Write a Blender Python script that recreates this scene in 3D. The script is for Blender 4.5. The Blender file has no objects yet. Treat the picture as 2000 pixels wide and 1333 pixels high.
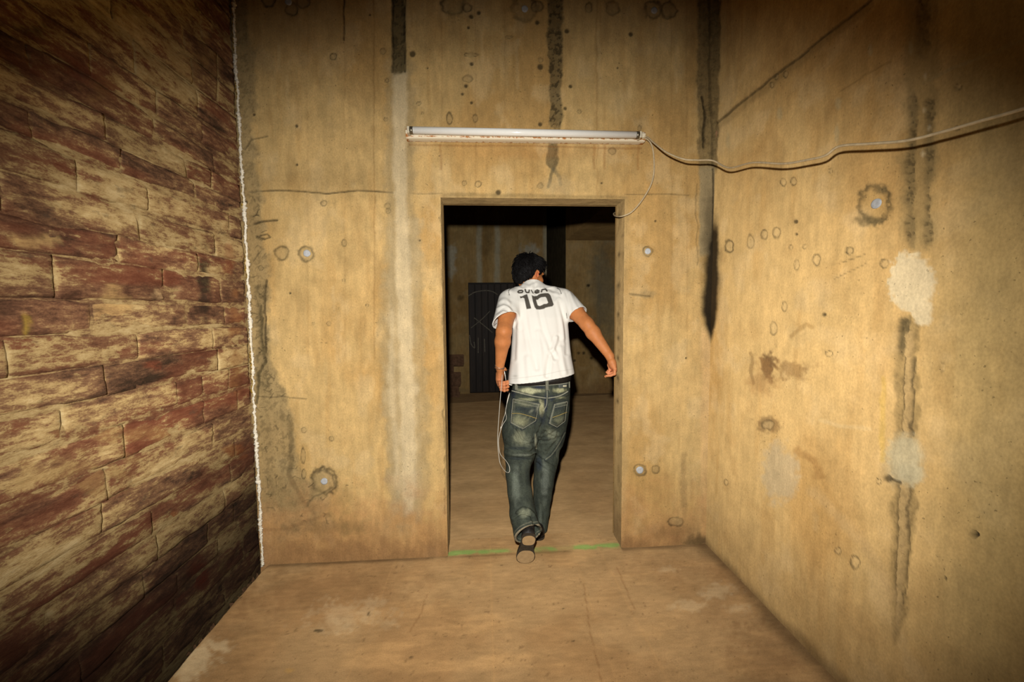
import bpy, math, random
import numpy as np
from mathutils import Vector, Matrix
from mathutils.bvhtree import BVHTree
random.seed(7)
SC = bpy.context.scene
COL = SC.collection

# ------------------------------------------------------------------ camera
F_PX = 810.0                      # focal length in pixels of a 2000 x 1333 frame
PITCH, YAW, ROLL = 0.07008, 0.06701, -0.00876
EYE = np.array([0.0, 0.0, 1.4])
_cp, _sp = math.cos(PITCH), math.sin(PITCH)
FWD = np.array([math.sin(YAW)*_cp, math.cos(YAW)*_cp, -_sp])
_r = np.array([math.cos(YAW), -math.sin(YAW), 0.0]); _u = np.cross(_r, FWD)
RGT = _r*math.cos(ROLL) + _u*math.sin(ROLL)
UPV = -_r*math.sin(ROLL) + _u*math.cos(ROLL)
cam_data = bpy.data.cameras.new('camera'); cam = bpy.data.objects.new('camera', cam_data); COL.objects.link(cam)
cam_data.sensor_width = 36.0; cam_data.lens = 36.0*F_PX/2000.0; cam_data.clip_start = 0.02
cam.matrix_world = Matrix(((RGT[0], UPV[0], -FWD[0], EYE[0]), (RGT[1], UPV[1], -FWD[1], EYE[1]), (RGT[2], UPV[2], -FWD[2], EYE[2]), (0, 0, 0, 1)))
SC.camera = cam

# ------------------------------------------------------------------ world, flash, exposure
world = bpy.data.worlds.new('world'); SC.world = world; world.use_nodes = True
world.node_tree.nodes['Background'].inputs[0].default_value = (0.0, 0.0, 0.0, 1)
fl = bpy.data.lights.new('camera_flash', 'SPOT'); flash = bpy.data.objects.new('camera_flash', fl); COL.objects.link(flash)
fl.energy = 350.0; fl.color = (1.0, 0.98, 0.935); fl.spot_size = math.radians(99); fl.spot_blend = 1.0; fl.shadow_soft_size = 0.022
flash.location = (-0.04, 0.0, 1.59)
flash.rotation_euler = (math.radians(90-14), 0, math.radians(-3.0)); flash.scale = (1.54, 1.0, 1.0)
SC.view_settings.view_transform = 'Standard'; SC.view_settings.look = 'None'
SC.view_settings.gamma = 1.0; SC.view_settings.use_curve_mapping = False
SC.view_settings.exposure = 0.0

# ------------------------------------------------------------------ geometry of the place
D, XL, XR = 2.314, -1.260, 1.308          # back wall plane, left wall plane, right wall plane
TH = 0.17                                  # thickness of the doorway wall
DX0, DX1, DZ = -0.226, 0.794, 2.024        # doorway
CEIL = 3.5

def P(px, py, d):                          # point seen at that place of the photograph at depth y = d
    v = FWD + RGT*(px-1000)/F_PX + UPV*(666.5-py)/F_PX
    return EYE + v*(d/v[1])
def on_right(px, py, e=0.0):
    v = FWD + RGT*(px-1000)/F_PX + UPV*(666.5-py)/F_PX
    return EYE + v*((XR-e)/v[0])
def proj(X, Y, Z):
    dx, dy, dz = X-EYE[0], Y-EYE[1], Z-EYE[2]
    w = dx*FWD[0]+dy*FWD[1]+dz*FWD[2]
    ok = w > 0.15; w = np.where(ok, w, 1.0)
    a = 1000+F_PX*(dx*RGT[0]+dy*RGT[1]+dz*RGT[2])/w
    b = 666.5-F_PX*(dx*UPV[0]+dy*UPV[1]+dz*UPV[2])/w
    return np.where(ok, a, 9e3), np.where(ok, b, 9e3)

# ------------------------------------------------------------------ numeric noise
def _hash(ix, iy, iz, s):
    n = (ix*374761393 + iy*668265263 + iz*2147483647 + s*1274126177) & 0xffffffff
    n = ((n ^ (n >> 13))*1274126177) & 0xffffffff
    n = ((n ^ (n >> 15))*2246822519) & 0xffffffff
    return ((n ^ (n >> 16)) & 0xffff)/65535.0
def vn(x, y, s=0):
    x = np.asarray(x, float); y = np.asarray(y, float)
    ix = np.floor(x).astype(np.int64); iy = np.floor(y).astype(np.int64)
    fx = x-ix; fy = y-iy; fx = fx*fx*(3-2*fx); fy = fy*fy*(3-2*fy); z = np.zeros_like(ix)
    a = _hash(ix, iy, z, s); b = _hash(ix+1, iy, z, s); c = _hash(ix, iy+1, z, s); d = _hash(ix+1, iy+1, z, s)
    return (a*(1-fx)+b*fx)*(1-fy)+(c*(1-fx)+d*fx)*fy
def fbm(x, y, s=0, o=4, g=0.5):
    t = 0; a = 1.0; n = 0.0
    for k in range(o):
        t = t+a*vn(x*2**k+17.3*k, y*2**k-9.1*k, s+k*31); n += a; a *= g
    return t/n
def vn3(x, y, z, s=0):
    ix = np.floor(x).astype(np.int64); iy = np.floor(y).astype(np.int64); iz = np.floor(z).astype(np.int64)
    fx = x-ix; fy = y-iy; fz = z-iz
    fx = fx*fx*(3-2*fx); fy = fy*fy*(3-2*fy); fz = fz*fz*(3-2*fz); t = 0
    for i in (0, 1):
        for j in (0, 1):
            for k in (0, 1):
                t = t+_hash(ix+i, iy+j, iz+k, s)*(fx if i else 1-fx)*(fy if j else 1-fy)*(fz if k else 1-fz)
    return t
def sm(a, b, x):
    t = np.clip((x-a)/(b-a), 0, 1); return t*t*(3-2*t)
def lin(r, g, b, k=0.70):
    f = lambda c: ((c/255.0)/12.92 if c <= 10 else ((c/255.0+0.055)/1.055)**2.4)
    return np.array([f(r)*k, f(g)*k, f(b)*k])
def mix(C, m, col):
    m = m[..., None]; return C*(1-m)+np.asarray(col)*m

# ------------------------------------------------------------------ mesh helpers
def link(o, parent=None):
    COL.objects.link(o)
    if parent is not None: o.parent = parent
    return o
def mesh_obj(name, verts, faces, mat, parent=None, smooth=True, paint=None, spot=None):
    me = bpy.data.meshes.new(name)
    verts = np.asarray(verts, dtype=np.float32)
    if isinstance(faces, np.ndarray):
        nf, k = faces.shape
        me.vertices.add(len(verts)); me.vertices.foreach_set('co', verts.ravel())
        me.loops.add(nf*k); me.loops.foreach_set('vertex_index', faces.astype(np.int32).ravel())
        me.polygons.add(nf); me.polygons.foreach_set('loop_start', np.arange(0, nf*k, k, dtype=np.int32))
        me.update(calc_edges=True); me.validate()
    else:
        me.from_pydata([tuple(map(float, v)) for v in verts], [], faces); me.update()
    if smooth: me.polygons.foreach_set('use_smooth', np.ones(len(me.polygons), dtype=bool))
    if paint is not None:
        ca = me.color_attributes.new('paint', 'FLOAT_COLOR', 'POINT')
        c = np.ones((len(verts), 4), dtype=np.float32); paint = np.asarray(paint); c[:, :paint.shape[1]] = paint; ca.data.foreach_set('color', c.ravel())
    if spot is not None:
        ca = me.color_attributes.new('spot', 'FLOAT_COLOR', 'POINT'); ca.data.foreach_set('color', np.asarray(spot, np.float32).ravel())
    if mat is not None: me.materials.append(mat)
    o = bpy.data.objects.new(name, me)
    return link(o, parent)
def empty(name, loc=(0, 0, 0)):
    o = bpy.data.objects.new(name, None); o.location = loc; o.empty_display_size = 0.1
    return link(o)
def tag(o, label=None, cat=None, group=None, kind=None):
    if label: o['label'] = label
    if cat: o['category'] = cat
    if group: o['group'] = group
    if kind: o['kind'] = kind
    return o
def grid_faces(nu, nv, keep=None, flip=False):
    i = np.arange(nu-1)[:, None]*nv+np.arange(nv-1)[None, :]
    f = np.stack([i, i+nv, i+nv+1, i+1], -1)
    if keep is not None: f = f[keep]
    f = f.reshape(-1, 4)
    return f[:, ::-1].copy() if flip else f
class MB:                                   # collects boxes, tubes and lathes into one mesh
    def __init__(s): s.v = []; s.f = []
    def add(s, v, f):
        n = len(s.v); s.v += [tuple(map(float, p)) for p in v]; s.f += [tuple(n+i for i in q) for q in f]; return s
    def box(s, lo, hi, bev=0.0):
        (a, b, c), (d, e, g) = lo, hi
        if bev <= 0:
            v = [(x, y, z) for x in (a, d) for y in (b, e) for z in (c, g)]
            return s.add(v, [(0, 1, 3, 2), (4, 6, 7, 5), (0, 4, 5, 1), (2, 3, 7, 6), (0, 2, 6, 4), (1, 5, 7, 3)])
        import bmesh
        bm = bmesh.new(); bmesh.ops.create_cube(bm, size=1.0)
        for q in bm.verts: q.co = Vector(((a+d)/2+q.co.x*(d-a), (b+e)/2+q.co.y*(e-b), (c+g)/2+q.co.z*(g-c)))
        bmesh.ops.bevel(bm, geom=list(bm.edges), offset=bev, segments=2, profile=0.5, affect='EDGES')
        bm.verts.index_update(); v = [q.co[:] for q in bm.verts]; f = [tuple(q.index for q in x.verts) for x in bm.faces]; bm.free()
        return s.add(v, f)
    def tube(s, pts, r, n=8, cap=True):
        pts = [np.asarray(p, float) for p in pts]; rs = r if hasattr(r, '__len__') else [r]*len(pts)
        v = []; f = []; up = None
        for i, p in enumerate(pts):
            t = pts[min(i+1, len(pts)-1)]-pts[max(i-1, 0)]; t = t/(np.linalg.norm(t)+1e-12)
            if up is None:
                up = np.array([0, 0, 1.0]) if abs(t[2]) < 0.9 else np.array([1.0, 0, 0])
            a = np.cross(t, up); a /= np.linalg.norm(a)+1e-12; b = np.cross(a, t); up = b
            for k in range(n):
                w = 2*math.pi*k/n; v.append(p+rs[i]*(math.cos(w)*a+math.sin(w)*b))
        for i in range(len(pts)-1):
            for k in range(n):
                f.append((i*n+k, i*n+(k+1) % n, (i+1)*n+(k+1) % n, (i+1)*n+k))
        if cap:
            f.append(tuple(range(n-1, -1, -1))); m = (len(pts)-1)*n; f.append(tuple(range(m, m+n)))
        return s.add(v, f)
    def build(s, name, mat, parent=None, smooth=True):
        o = mesh_obj(name, s.v, s.f, mat, parent, smooth)
        return o
def spline(pts, n=8):
    pts = [np.asarray(p, float) for p in pts]; q = [2*pts[0]-pts[1]]+pts+[2*pts[-1]-pts[-2]]; out = []
    for i in range(1, len(q)-2):
        a, b, c, d = q[i-1], q[i], q[i+1], q[i+2]
        for k in range(n):
            t = k/n; out.append(0.5*((2*b)+(c-a)*t+(2*a-5*b+4*c-d)*t*t+(-a+3*b-3*c+d)*t**3))
    out.append(pts[-1]); return out

# ------------------------------------------------------------------ materials
def base_mat(name, rough=0.85, spec=0.25):
    m = bpy.data.materials.new(name); m.use_nodes = True
    b = m.node_tree.nodes['Principled BSDF']; b.inputs['Roughness'].default_value = rough
    b.inputs['Specular IOR Level'].default_value = spec
    if rough >= 0.85: b.inputs['Diffuse Roughness'].default_value = 1.0     # dusty, matt surfaces
    return m, m.node_tree.nodes, m.node_tree.links, b
def noise_node(N, L, coord, scale, detail, stretch=(1, 1, 1), rough=0.55):
    mp = N.new('ShaderNodeMapping'); mp.inputs['Scale'].default_value = stretch; L.new(coord, mp.inputs['Vector'])
    n = N.new('ShaderNodeTexNoise'); n.inputs['Scale'].default_value = scale; n.inputs['Detail'].default_value = detail
    n.inputs['Roughness'].default_value = rough; L.new(mp.outputs['Vector'], n.inputs['Vector']); return n
def ramp(N, L, src, lo, hi, a, b):
    r = N.new('ShaderNodeMapRange'); r.inputs['From Min'].default_value = lo; r.inputs['From Max'].default_value = hi
    r.inputs['To Min'].default_value = a; r.inputs['To Max'].default_value = b; L.new(src, r.inputs['Value']); return r.outputs['Result']
def paint_mat(name, layers, rough=0.9, spec=0.15, bump=0.0, bump_scale=120, colour=None, bump_dist=0.004, bump_stretch=(1, 1, 1), pits=0):
    """colour (attribute 'paint' or constant) times noise layers: (scale, detail, stretch, low, high)"""
    m, N, L, b = base_mat(name, rough, spec)
    tc = N.new('ShaderNodeTexCoord').outputs['Object']
    if colour is None:
        at = N.new('ShaderNodeAttribute'); at.attribute_name = 'paint'; cur = at.outputs['Color']
    else:
        rgb = N.new('ShaderNodeRGB'); rgb.outputs[0].default_value = (*colour, 1); cur = rgb.outputs[0]
    for (sc, det, st, lo, hi) in layers:
        n = noise_node(N, L, tc, sc, det, st)
        f = ramp(N, L, n.outputs['Fac'], 0.28, 0.72, lo, hi)
        mx = N.new('ShaderNodeVectorMath'); mx.operation = 'SCALE'; L.new(cur, mx.inputs[0]); L.new(f, mx.inputs['Scale']); cur = mx.outputs[0]
    if pits:
        n = noise_node(N, L, tc, pits, 2, (1, 1, 1), 0.5); f = ramp(N, L, n.outputs['Fac'], 0.685, 0.73, 1.0, 0.55); f2 = noise_node(N, L, tc, 5, 3); g = ramp(N, L, f2.outputs['Fac'], 0.42, 0.60, 0.0, 1.0)
        k = N.new('ShaderNodeMix'); L.new(g, k.inputs[0]); k.inputs[2].default_value = 1.0; L.new(f, k.inputs[3]); mx = N.new('ShaderNodeVectorMath'); mx.operation = 'SCALE'; L.new(cur, mx.inputs[0]); L.new(k.outputs[0], mx.inputs['Scale']); cur = mx.outputs[0]
    L.new(cur, b.inputs['Base Color'])
    if bump:
        n = noise_node(N, L, tc, bump_scale, 6, bump_stretch, 0.65); bp = N.new('ShaderNodeBump'); bp.inputs['Strength'].default_value = bump
        bp.inputs['Distance'].default_value = bump_dist; L.new(n.outputs['Fac'], bp.inputs['Height']); L.new(bp.outputs['Normal'], b.inputs['Normal'])
    return m
def flat_mat(name, rgb, rough=0.6, spec=0.3, metal=0.0, var=0.12, scale=60, bump=0.0):
    m = paint_mat(name, [(scale, 4, (1, 1, 1), 1-var, 1+var)], rough, spec, bump, scale*2, tuple(rgb), 0.001)
    m.node_tree.nodes['Principled BSDF'].inputs['Metallic'].default_value = metal
    return m
M_CONC = paint_mat('stained_concrete', [(7, 6, (1, 1, 0.55), 0.90, 1.10), (42, 5, (1, 1, 0.16), 0.91, 1.09), (150, 6, (1, 1, 0.7), 0.87, 1.13), (24, 8, (1, 1, 0.8), 0.90, 1.10)], 0.9, 0.12, 0.45, 140, None, 0.003, pits=85)
def stone_mat():
    """attribute 'paint': R limewash level, G redness, B damp factor; 'spot': local stain colour with its strength"""
    m, N, L, b = base_mat('weathered_sandstone', 0.92, 0.1); tc = N.new('ShaderNodeTexCoord').outputs['Object']
    at = N.new('ShaderNodeAttribute'); at.attribute_name = 'paint'; sep = N.new('ShaderNodeSeparateColor'); L.new(at.outputs['Color'], sep.inputs[0])
    def math_(op, a, c, clamp=False):
        n = N.new('ShaderNodeMath'); n.operation = op; n.use_clamp = clamp
        for i, v in enumerate((a, c)):
            if isinstance(v, (int, float)): n.inputs[i].default_value = v
            else: L.new(v, n.inputs[i])
        return n.outputs[0]
    n1 = noise_node(N, L, tc, 6.0, 11, (1, 1, 3.4), 0.74); n2 = noise_node(N, L, tc, 30, 8, (1, 0.7, 2.4), 0.72); n3 = noise_node(N, L, tc, 11, 8, (1, 1, 2.0), 0.7); n4 = noise_node(N, L, tc, 150, 4, (1, 1, 1.4), 0.6)
    t = math_('ADD', sep.outputs[0], math_('MULTIPLY', math_('SUBTRACT', n1.outputs['Fac'], 0.5), 1.15)); t = math_('ADD', t, math_('MULTIPLY', math_('SUBTRACT', n2.outputs['Fac'], 0.5), 0.55)); t = math_('ADD', t, math_('MULTIPLY', math_('SUBTRACT', n4.outputs['Fac'], 0.5), 0.22))
    cr = N.new('ShaderNodeValToRGB'); el = cr.color_ramp.elements
    stops = [(0.20, (62, 47, 34)), (0.33, (94, 67, 49)), (0.43, (124, 90, 64)), (0.50, (143, 110, 76)), (0.545, (168, 138, 92)), (0.63, (188, 159, 108)), (0.78, (208, 182, 132))]
    while len(el) < len(stops): el.new(0.5)
    for e, (pos, c) in zip(el, stops): e.position = pos; e.color = (*lin(*c, 1.0), 1)
    L.new(t, cr.inputs[0])
    rf = math_('MULTIPLY', sep.outputs[1], ramp(N, L, t, 0.56, 0.45, 0.0, 0.52), True); mr = N.new('ShaderNodeMix'); mr.data_type = 'RGBA'; L.new(rf, mr.inputs[0]); L.new(cr.outputs[0], mr.inputs[6]); mr.inputs[7].default_value = (*lin(136, 72, 48, 0.95), 1)
    dk = N.new('ShaderNodeMix'); dk.data_type = 'RGBA'; L.new(ramp(N, L, n3.outputs['Fac'], 0.58, 0.70, 0.0, 0.6), dk.inputs[0]); L.new(mr.outputs[2], dk.inputs[6]); dk.inputs[7].default_value = (*lin(84, 68, 54, 0.95), 1)
    sp = N.new('ShaderNodeAttribute'); sp.attribute_name = 'spot'; ms = N.new('ShaderNodeMix'); ms.data_type = 'RGBA'
    sf = math_('MULTIPLY', sp.outputs['Alpha'], ramp(N, L, n1.outputs['Fac'], 0.36, 0.56, 0.25, 1.1), True); L.new(sf, ms.inputs[0]); L.new(dk.outputs[2], ms.inputs[6]); L.new(sp.outputs['Color'], ms.inputs[7])
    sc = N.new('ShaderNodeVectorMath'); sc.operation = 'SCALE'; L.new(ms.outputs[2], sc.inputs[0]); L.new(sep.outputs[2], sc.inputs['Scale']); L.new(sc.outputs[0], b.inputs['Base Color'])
    bp = N.new('ShaderNodeBump'); bp.inputs['Strength'].default_value = 0.9; bp.inputs['Distance'].default_value = 0.010; L.new(math_('ADD', t, math_('MULTIPLY', n2.outputs['Fac'], 0.6)), bp.inputs['Height']); L.new(bp.outputs['Normal'], b.inputs['Normal'])
    return m
M_STONE = stone_mat()
M_FLOOR = paint_mat('dusty_concrete_floor', [(6, 5, (0.7, 1, 1), 0.84, 1.16), (45, 4, (0.35, 1, 1), 0.88, 1.12), (220, 3, (1, 1, 1), 0.88, 1.12)], 0.95, 0.08, 0.3, 130, None, 0.003, pits=95)
# ================================================================== painted, modelled surfaces
C_BASE = lin(226, 191, 127); C_DEEP = lin(205, 163, 98); C_PALE = lin(236, 206, 150)
C_GREY = lin(172, 148, 104); C_CEM = lin(204, 180, 134); C_LIME = lin(230, 208, 164); C_ROUGH = lin(112, 96, 64)
C_DARK = lin(76, 62, 40); C_SOOT = lin(13, 10, 8); C_DIRT = lin(172, 128, 84); C_BROWN = lin(105, 72, 44)

class Canvas:
    """marks worked into a wall: colour and relief, irregular edges by noise"""
    def __init__(s, X, Y, base_seed, fu, fz):
        s.X, s.Y = X, Y; s.H = np.zeros(X.shape); s.n1 = fbm(X/26, Y/26, base_seed+5, 4); s.n2 = fbm(X/7, Y/7, base_seed+9, 3)
        s.n0 = fbm(X/90, Y/90, base_seed+2, 4)
        a = fbm(fu*3.2, fz*1.7, base_seed, 5); b = fbm(fu*22, fz*2.5, base_seed+3, 3); c = fbm(fu*9, fz*7, base_seed+4, 5)
        C = mix(np.broadcast_to(C_BASE, X.shape+(3,)).copy(), sm(0.42, 0.70, a)*0.75, C_DEEP)
        C = mix(C, sm(0.55, 0.8, b)*0.35, C_DEEP); C = mix(C, sm(0.54, 0.75, c)*0.40, C_PALE); C = mix(C, sm(0.57, 0.8, 1-c)*0.25, lin(176, 136, 80))
        s.C = C
    def dist(s, px, py, rx, ry, warp=0.0): return np.sqrt(((s.X-px)/rx)**2+((s.Y-py)/ry)**2)+warp*(s.n1+s.n2-1.0)
    def blob(s, px, py, rx, ry, col, a=1.0, edge=0.3, warp=0.7, h=0.0):
        m = (1-sm(1-edge, 1+edge, s.dist(px, py, rx, ry, warp))); s.C = mix(s.C, m*a, col); s.H = s.H+m*h; return m
    def ring(s, px, py, r, ry=None, col=None, a=0.7, h=-0.003, fill=None):
        col = C_DARK if col is None else col; ry = ry or r; a = a*0.88
        w = (np.abs(s.X-px) < r*2.2) & (np.abs(s.Y-py) < ry*2.2)
        if not w.any(): return
        d = np.sqrt(((s.X[w]-px)/r)**2+((s.Y[w]-py)/ry)**2)+0.5*(s.n2[w]-0.5)
        m = np.exp(-((d-0.93)/0.16)**2)*a*(0.35+1.3*s.n1[w])
        inn = 1-sm(0.7, 1.0, d); c = s.C[w]
        c = mix(c, inn*0.30, C_GREY if fill is None else fill); c = mix(c, np.clip(m, 0, 1), col); s.C[w] = c; s.H[w] += inn*h
    def dot(s, px, py, r, col=None, a=0.85, h=-0.003): s.blob(px, py, r, r, C_DARK if col is None else col, a, 0.4, 0.4, h)
    def stroke(s, pts, w, col, a=0.6, h=0.0, warp=0.0, soft=0.6):
        X = s.X+warp*(s.n1-0.5)*2; Y = s.Y+warp*(s.n0-0.5)*2; d = np.full(X.shape, 1e9)
        for (ax, ay), (bx, by) in zip(pts[:-1], pts[1:]):
            t = np.clip(((X-ax)*(bx-ax)+(Y-ay)*(by-ay))/((bx-ax)**2+(by-ay)**2+1e-9), 0, 1)
            d = np.minimum(d, np.hypot(X-ax-t*(bx-ax), Y-ay-t*(by-ay)))
        m = 1-sm(w*(1-soft), w*(1+soft), d); m = m*(0.6+0.8*s.n2) if warp else m
        m = np.clip(m, 0, 1); s.C = mix(s.C, m*a, col); s.H = s.H+m*h; return m
    def band(s, tab, col, a=1.0, edge=4.0, warp=6.0, h=0.0, rough=0.0, speck=0.0):
        """vertical strip: tab rows (py, left px, right px)"""
        t = np.array(tab, float); o = np.argsort(t[:, 0]); t = t[o]
        l = np.interp(s.Y, t[:, 0], t[:, 1]); r = np.interp(s.Y, t[:, 0], t[:, 2]); w = warp*(s.n1-0.5)*2+warp*0.6*(s.n2-0.5)
        e = edge; m = sm(-e, e, s.X-l+w)*sm(-e, e, r-s.X+w)*sm(t[0, 0]-e*3, t[0, 0]+e*3, s.Y+3*w)*(1-sm(t[-1, 0]-e*3, t[-1, 0]+e*3, s.Y+3*w))
        s.C = mix(s.C, m*a, col); s.H = s.H+m*(h+rough*(s.n2-0.5)*2)
        if speck:
            k = m*sm(0.52, 0.62, fbm((s.X*0.8+s.Y*0.6)/6.5, (s.Y*0.8-s.X*0.6)/7.5, 77, 4, 0.7))*speck; s.C = mix(s.C, k, C_DARK); s.H = s.H-k*0.004
        return m

def axis(parts):                            # [(start, end, step), ...] -> coordinates
    out = []
    for a, b, st in parts:
        n = max(1, int(round((b-a)/st))); out += list(np.linspace(a, b, n, endpoint=False))
    out.append(parts[-1][1]); return np.array(out)

# ------------------------------------------------------------------ wall with the doorway
ux = axis([(-1.30, DX0, 0.0046), (DX0, DX1, 0.0046), (DX1, 1.35, 0.0046)])
uz = axis([(-0.16, 0.0, 0.02), (0.0, DZ, 0.0047), (DZ, 3.12, 0.0048), (3.14, CEIL, 0.03)])
U, Z = np.meshgrid(ux, uz, indexing='ij')
PX, PY = proj(U, np.full_like(U, D), Z)
c = Canvas(PX, PY, 100, U, Z)
# board marks and pour joint
for x, a in ((600, 0.10), (672, 0.12), (730, 0.30), (862, 0.12), (928, 0.18), (985, 0.1), (1165, 0.22), (1310, 0.15), (1340, 0.15)):
    c.stroke([(x, -60), (x+2, 700)], 1.6, lin(140, 98, 48), a, -0.0006, 3)
c.stroke([(672, -10), (671, 78)], 1.8, C_SOOT, 0.8, -0.003, 2)
c.stroke([(486, 374), (560, 373), (640, 378), (700, 374), (768, 377)], 1.7, C_DARK, 0.75, -0.004, 4)
c.stroke([(800, 377), (862, 378)], 1.2, C_DARK, 0.35, -0.002, 3); c.stroke([(1222, 379), (1300, 379), (1345, 381)], 1.2, C_DARK, 0.45, -0.002, 3)
c.blob(640, 352, 150, 26, lin(150, 120, 74), 0.35, 0.9, 0.5); c.blob(590, 60, 120, 80, lin(178, 134, 78), 0.4, 0.9)
for x, y, l in ((560, 150, 60), (585, 210, 40), (545, 90, 40), (800, 40, 60), (1010, 80, 90), (1320, 60, 120), (1170, 60, 90), (940, 60, 60), (860, 300, 60), (650, 560, 50)):
    c.stroke([(x, y), (x+1, y+l)], 3.0, C_PALE, 0.30, 0, 4)
# grey cement margin beside the stone wall
c.band([(-60, 440, 478), (120, 440, 492), (300, 440, 500), (420, 450, 512), (520, 460, 522), (700, 460, 524), (760, 470, 560), (850, 470, 572), (930, 480, 585), (985, 480, 640), (1045, 480, 600)], C_GREY, 0.70, 8, 16, 0.0, 0.0016, 0.28)
c.band([(560, 498, 516), (700, 504, 522), (770, 506, 530)], lin(140, 120, 82), 0.4, 5, 8, -0.003, 0.002, 0.3)
c.stroke([(521, 548), (517, 600), (519, 690)], 2.2, C_DARK, 0.75, -0.004, 3)
c.stroke([(508, 600), (512, 680), (520, 710), (506, 735), (500, 790)], 3.0, lin(84, 72, 46), 0.7, -0.004, 6)
c.stroke([(502, 778), (530, 781), (560, 778), (596, 781)], 1.3, C_DARK, 0.5, -0.003, 9); c.stroke([(568, 820), (572, 870), (566, 930), (600, 990)], 5, lin(90, 76, 50), 0.5, -0.003, 9)
c.stroke([(640, 1010), (600, 1020), (560, 1036), (510, 1040)], 3, C_DARK, 0.45, -0.002, 9)
c.blob(590, 975, 62, 48, lin(140, 118, 78), 0.4, 0.7, 1.3)
c.stroke([(496, 438), (515, 433), (541, 431)], 2.2, C_DARK, 0.8, -0.003, 2); c.stroke([(500, 462), (516, 468), (528, 464), (522, 458), (508, 461)], 1.5, C_DARK, 0.75, -0.002, 1)
c.stroke([(478, 292), (492, 272), (522, 266)], 1.6, C_DARK, 0.5, -0.002, 2)
# filled chase left of the doorway: rough above, smoothed cement below with lime runs
c.band([(120, 762, 806), (420, 752, 812), (520, 748, 826), (640, 742, 826), (800, 748, 840), (960, 756, 838), (1020, 770, 826)], lin(190, 164, 116), 0.75, 7, 12)
c.band([(430, 758, 818), (560, 760, 812), (700, 756, 812), (800, 752, 820), (900, 760, 824), (1010, 764, 822)], C_CEM, 0.75, 9, 14)
c.band([(138, 768, 795), (300, 768, 793), (400, 770, 796), (520, 774, 800), (700, 780, 806), (860, 784, 812), (960, 786, 812), (1010, 790, 806)], C_LIME, 0.85, 5, 5, 0.0015)
c.band([(600, 762, 770), (760, 758, 770), (860, 768, 778), (960, 772, 786)], C_LIME, 0.55, 5, 7); c.blob(810, 760, 9, 12, C_LIME, 0.7, 0.5, 0.6, 0.002)
c.band([(-60, 764, 790), (80, 765, 791), (142, 767, 792)], C_ROUGH, 0.85, 2.5, 3, -0.009, 0.006, 0.75); c.band([(-60, 762, 793), (140, 766, 795)], lin(120, 104, 68), 0.3, 4, 4)
c.stroke([(766, -40), (766, 140)], 2.0, C_SOOT, 0.6, -0.004, 4); c.stroke([(790, -40), (791, 140)], 2.0, C_SOOT, 0.6, -0.004, 4)
# chase above the doorway
c.band([(-60, 1070, 1097), (100, 1070, 1099), (170, 1073, 1096), (250, 1074, 1097)], C_ROUGH, 0.7, 3, 6, -0.006, 0.005, 0.75)
c.band([(276, 1072, 1090), (318, 1066, 1092), (334, 1078, 1084)], lin(120, 104, 72), 0.75, 3, 5, -0.004, 0.003, 0.3)
c.stroke([(1081, 330), (1074, 350), (1070, 366)], 3, lin(120, 106, 76), 0.7, -0.003, 3); c.stroke([(1081, 330), (1092, 346), (1094, 360)], 3.5, lin(142, 126, 92), 0.6, -0.002, 3)
c.blob(1092, 365, 26, 16, C_CEM, 0.45, 0.7, 0.9)
# corner chase at the right
c.band([(-60, 1362, 1410), (160, 1362, 1410), (330, 1364, 1408)], lin(136, 116, 78), 0.7, 4, 6, -0.004, 0.005, 0.3)
c.stroke([(1372, 190), (1378, 215), (1372, 262), (1376, 285)], 2.5, C_SOOT, 0.75, -0.004, 4); c.stroke([(1388, -20), (1386, 120), (1390, 250), (1392, 330)], 2.4, C_SOOT, 0.4, -0.004, 4)
c.band([(325, 1366, 1408), (420, 1366, 1408), (500, 1366, 1402)], lin(176, 156, 116), 0.9, 3, 3); c.stroke([(1393, 330), (1392, 480)], 1.8, C_DARK, 0.8, -0.003, 2)
c.band([(640, 1371, 1400), (800, 1368, 1398), (1000, 1368, 1394)], lin(232, 192, 132), 0.6, 4, 4); c.stroke([(1360, 360), (1362, 520)], 1.5, C_DARK, 0.35, 0, 5)
c.band([(455, 1389, 1420), (500, 1383, 1420), (550, 1376, 1420), (610, 1372, 1420), (634, 1375, 1420), (652, 1384, 1420), (668, 1387, 1420)], C_SOOT, 0.97, 6, 4); c.band([(380, 1378, 1420), (560, 1370, 1420), (620, 1372, 1420)], lin(60, 48, 32), 0.55, 11, 6)
c.blob(1335, 940, 6, 60, lin(160, 128, 84), 0.5, 0.6, 1.2, -0.001); c.blob(1262, 575, 14, 8, C_GREY, 0.5, 0.6, 1.0, -0.001); c.stroke([(1232, 574), (1268, 578)], 2, C_DARK, 0.5, -0.002, 4)
# doorway edges, worn
c.stroke([(866, 384), (866, 1000)], 9, lin(206, 172, 116), 0.5, 0.0, 6); c.stroke([(1221, 388), (1216, 1000)], 8, lin(206, 172, 116), 0.5, 0.0, 6)
c.stroke([(862, 420), (864, 560), (867, 700), (869, 1000)], 2.0, C_DARK, 0.45, -0.002, 7); c.stroke([(868, 382), (1222, 387)], 4, lin(150, 126, 82), 0.5, -0.001, 5)
# foot of the wall, dusty and reddish
c.band([(985, 300, 1600), (1200, 300, 1600)], lin(196, 146, 94), 0.65, 22, 20); c.band([(1062, 300, 1600), (1300, 300, 1600)], lin(150, 108, 70), 0.55, 9, 12, -0.001, 0.001)
c.blob(1372, 1058, 30, 10, C_DARK, 0.7, 0.7, 1.0); c.blob(1310, 1040, 40, 14, lin(120, 90, 58), 0.4, 0.8, 1.1)
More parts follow.
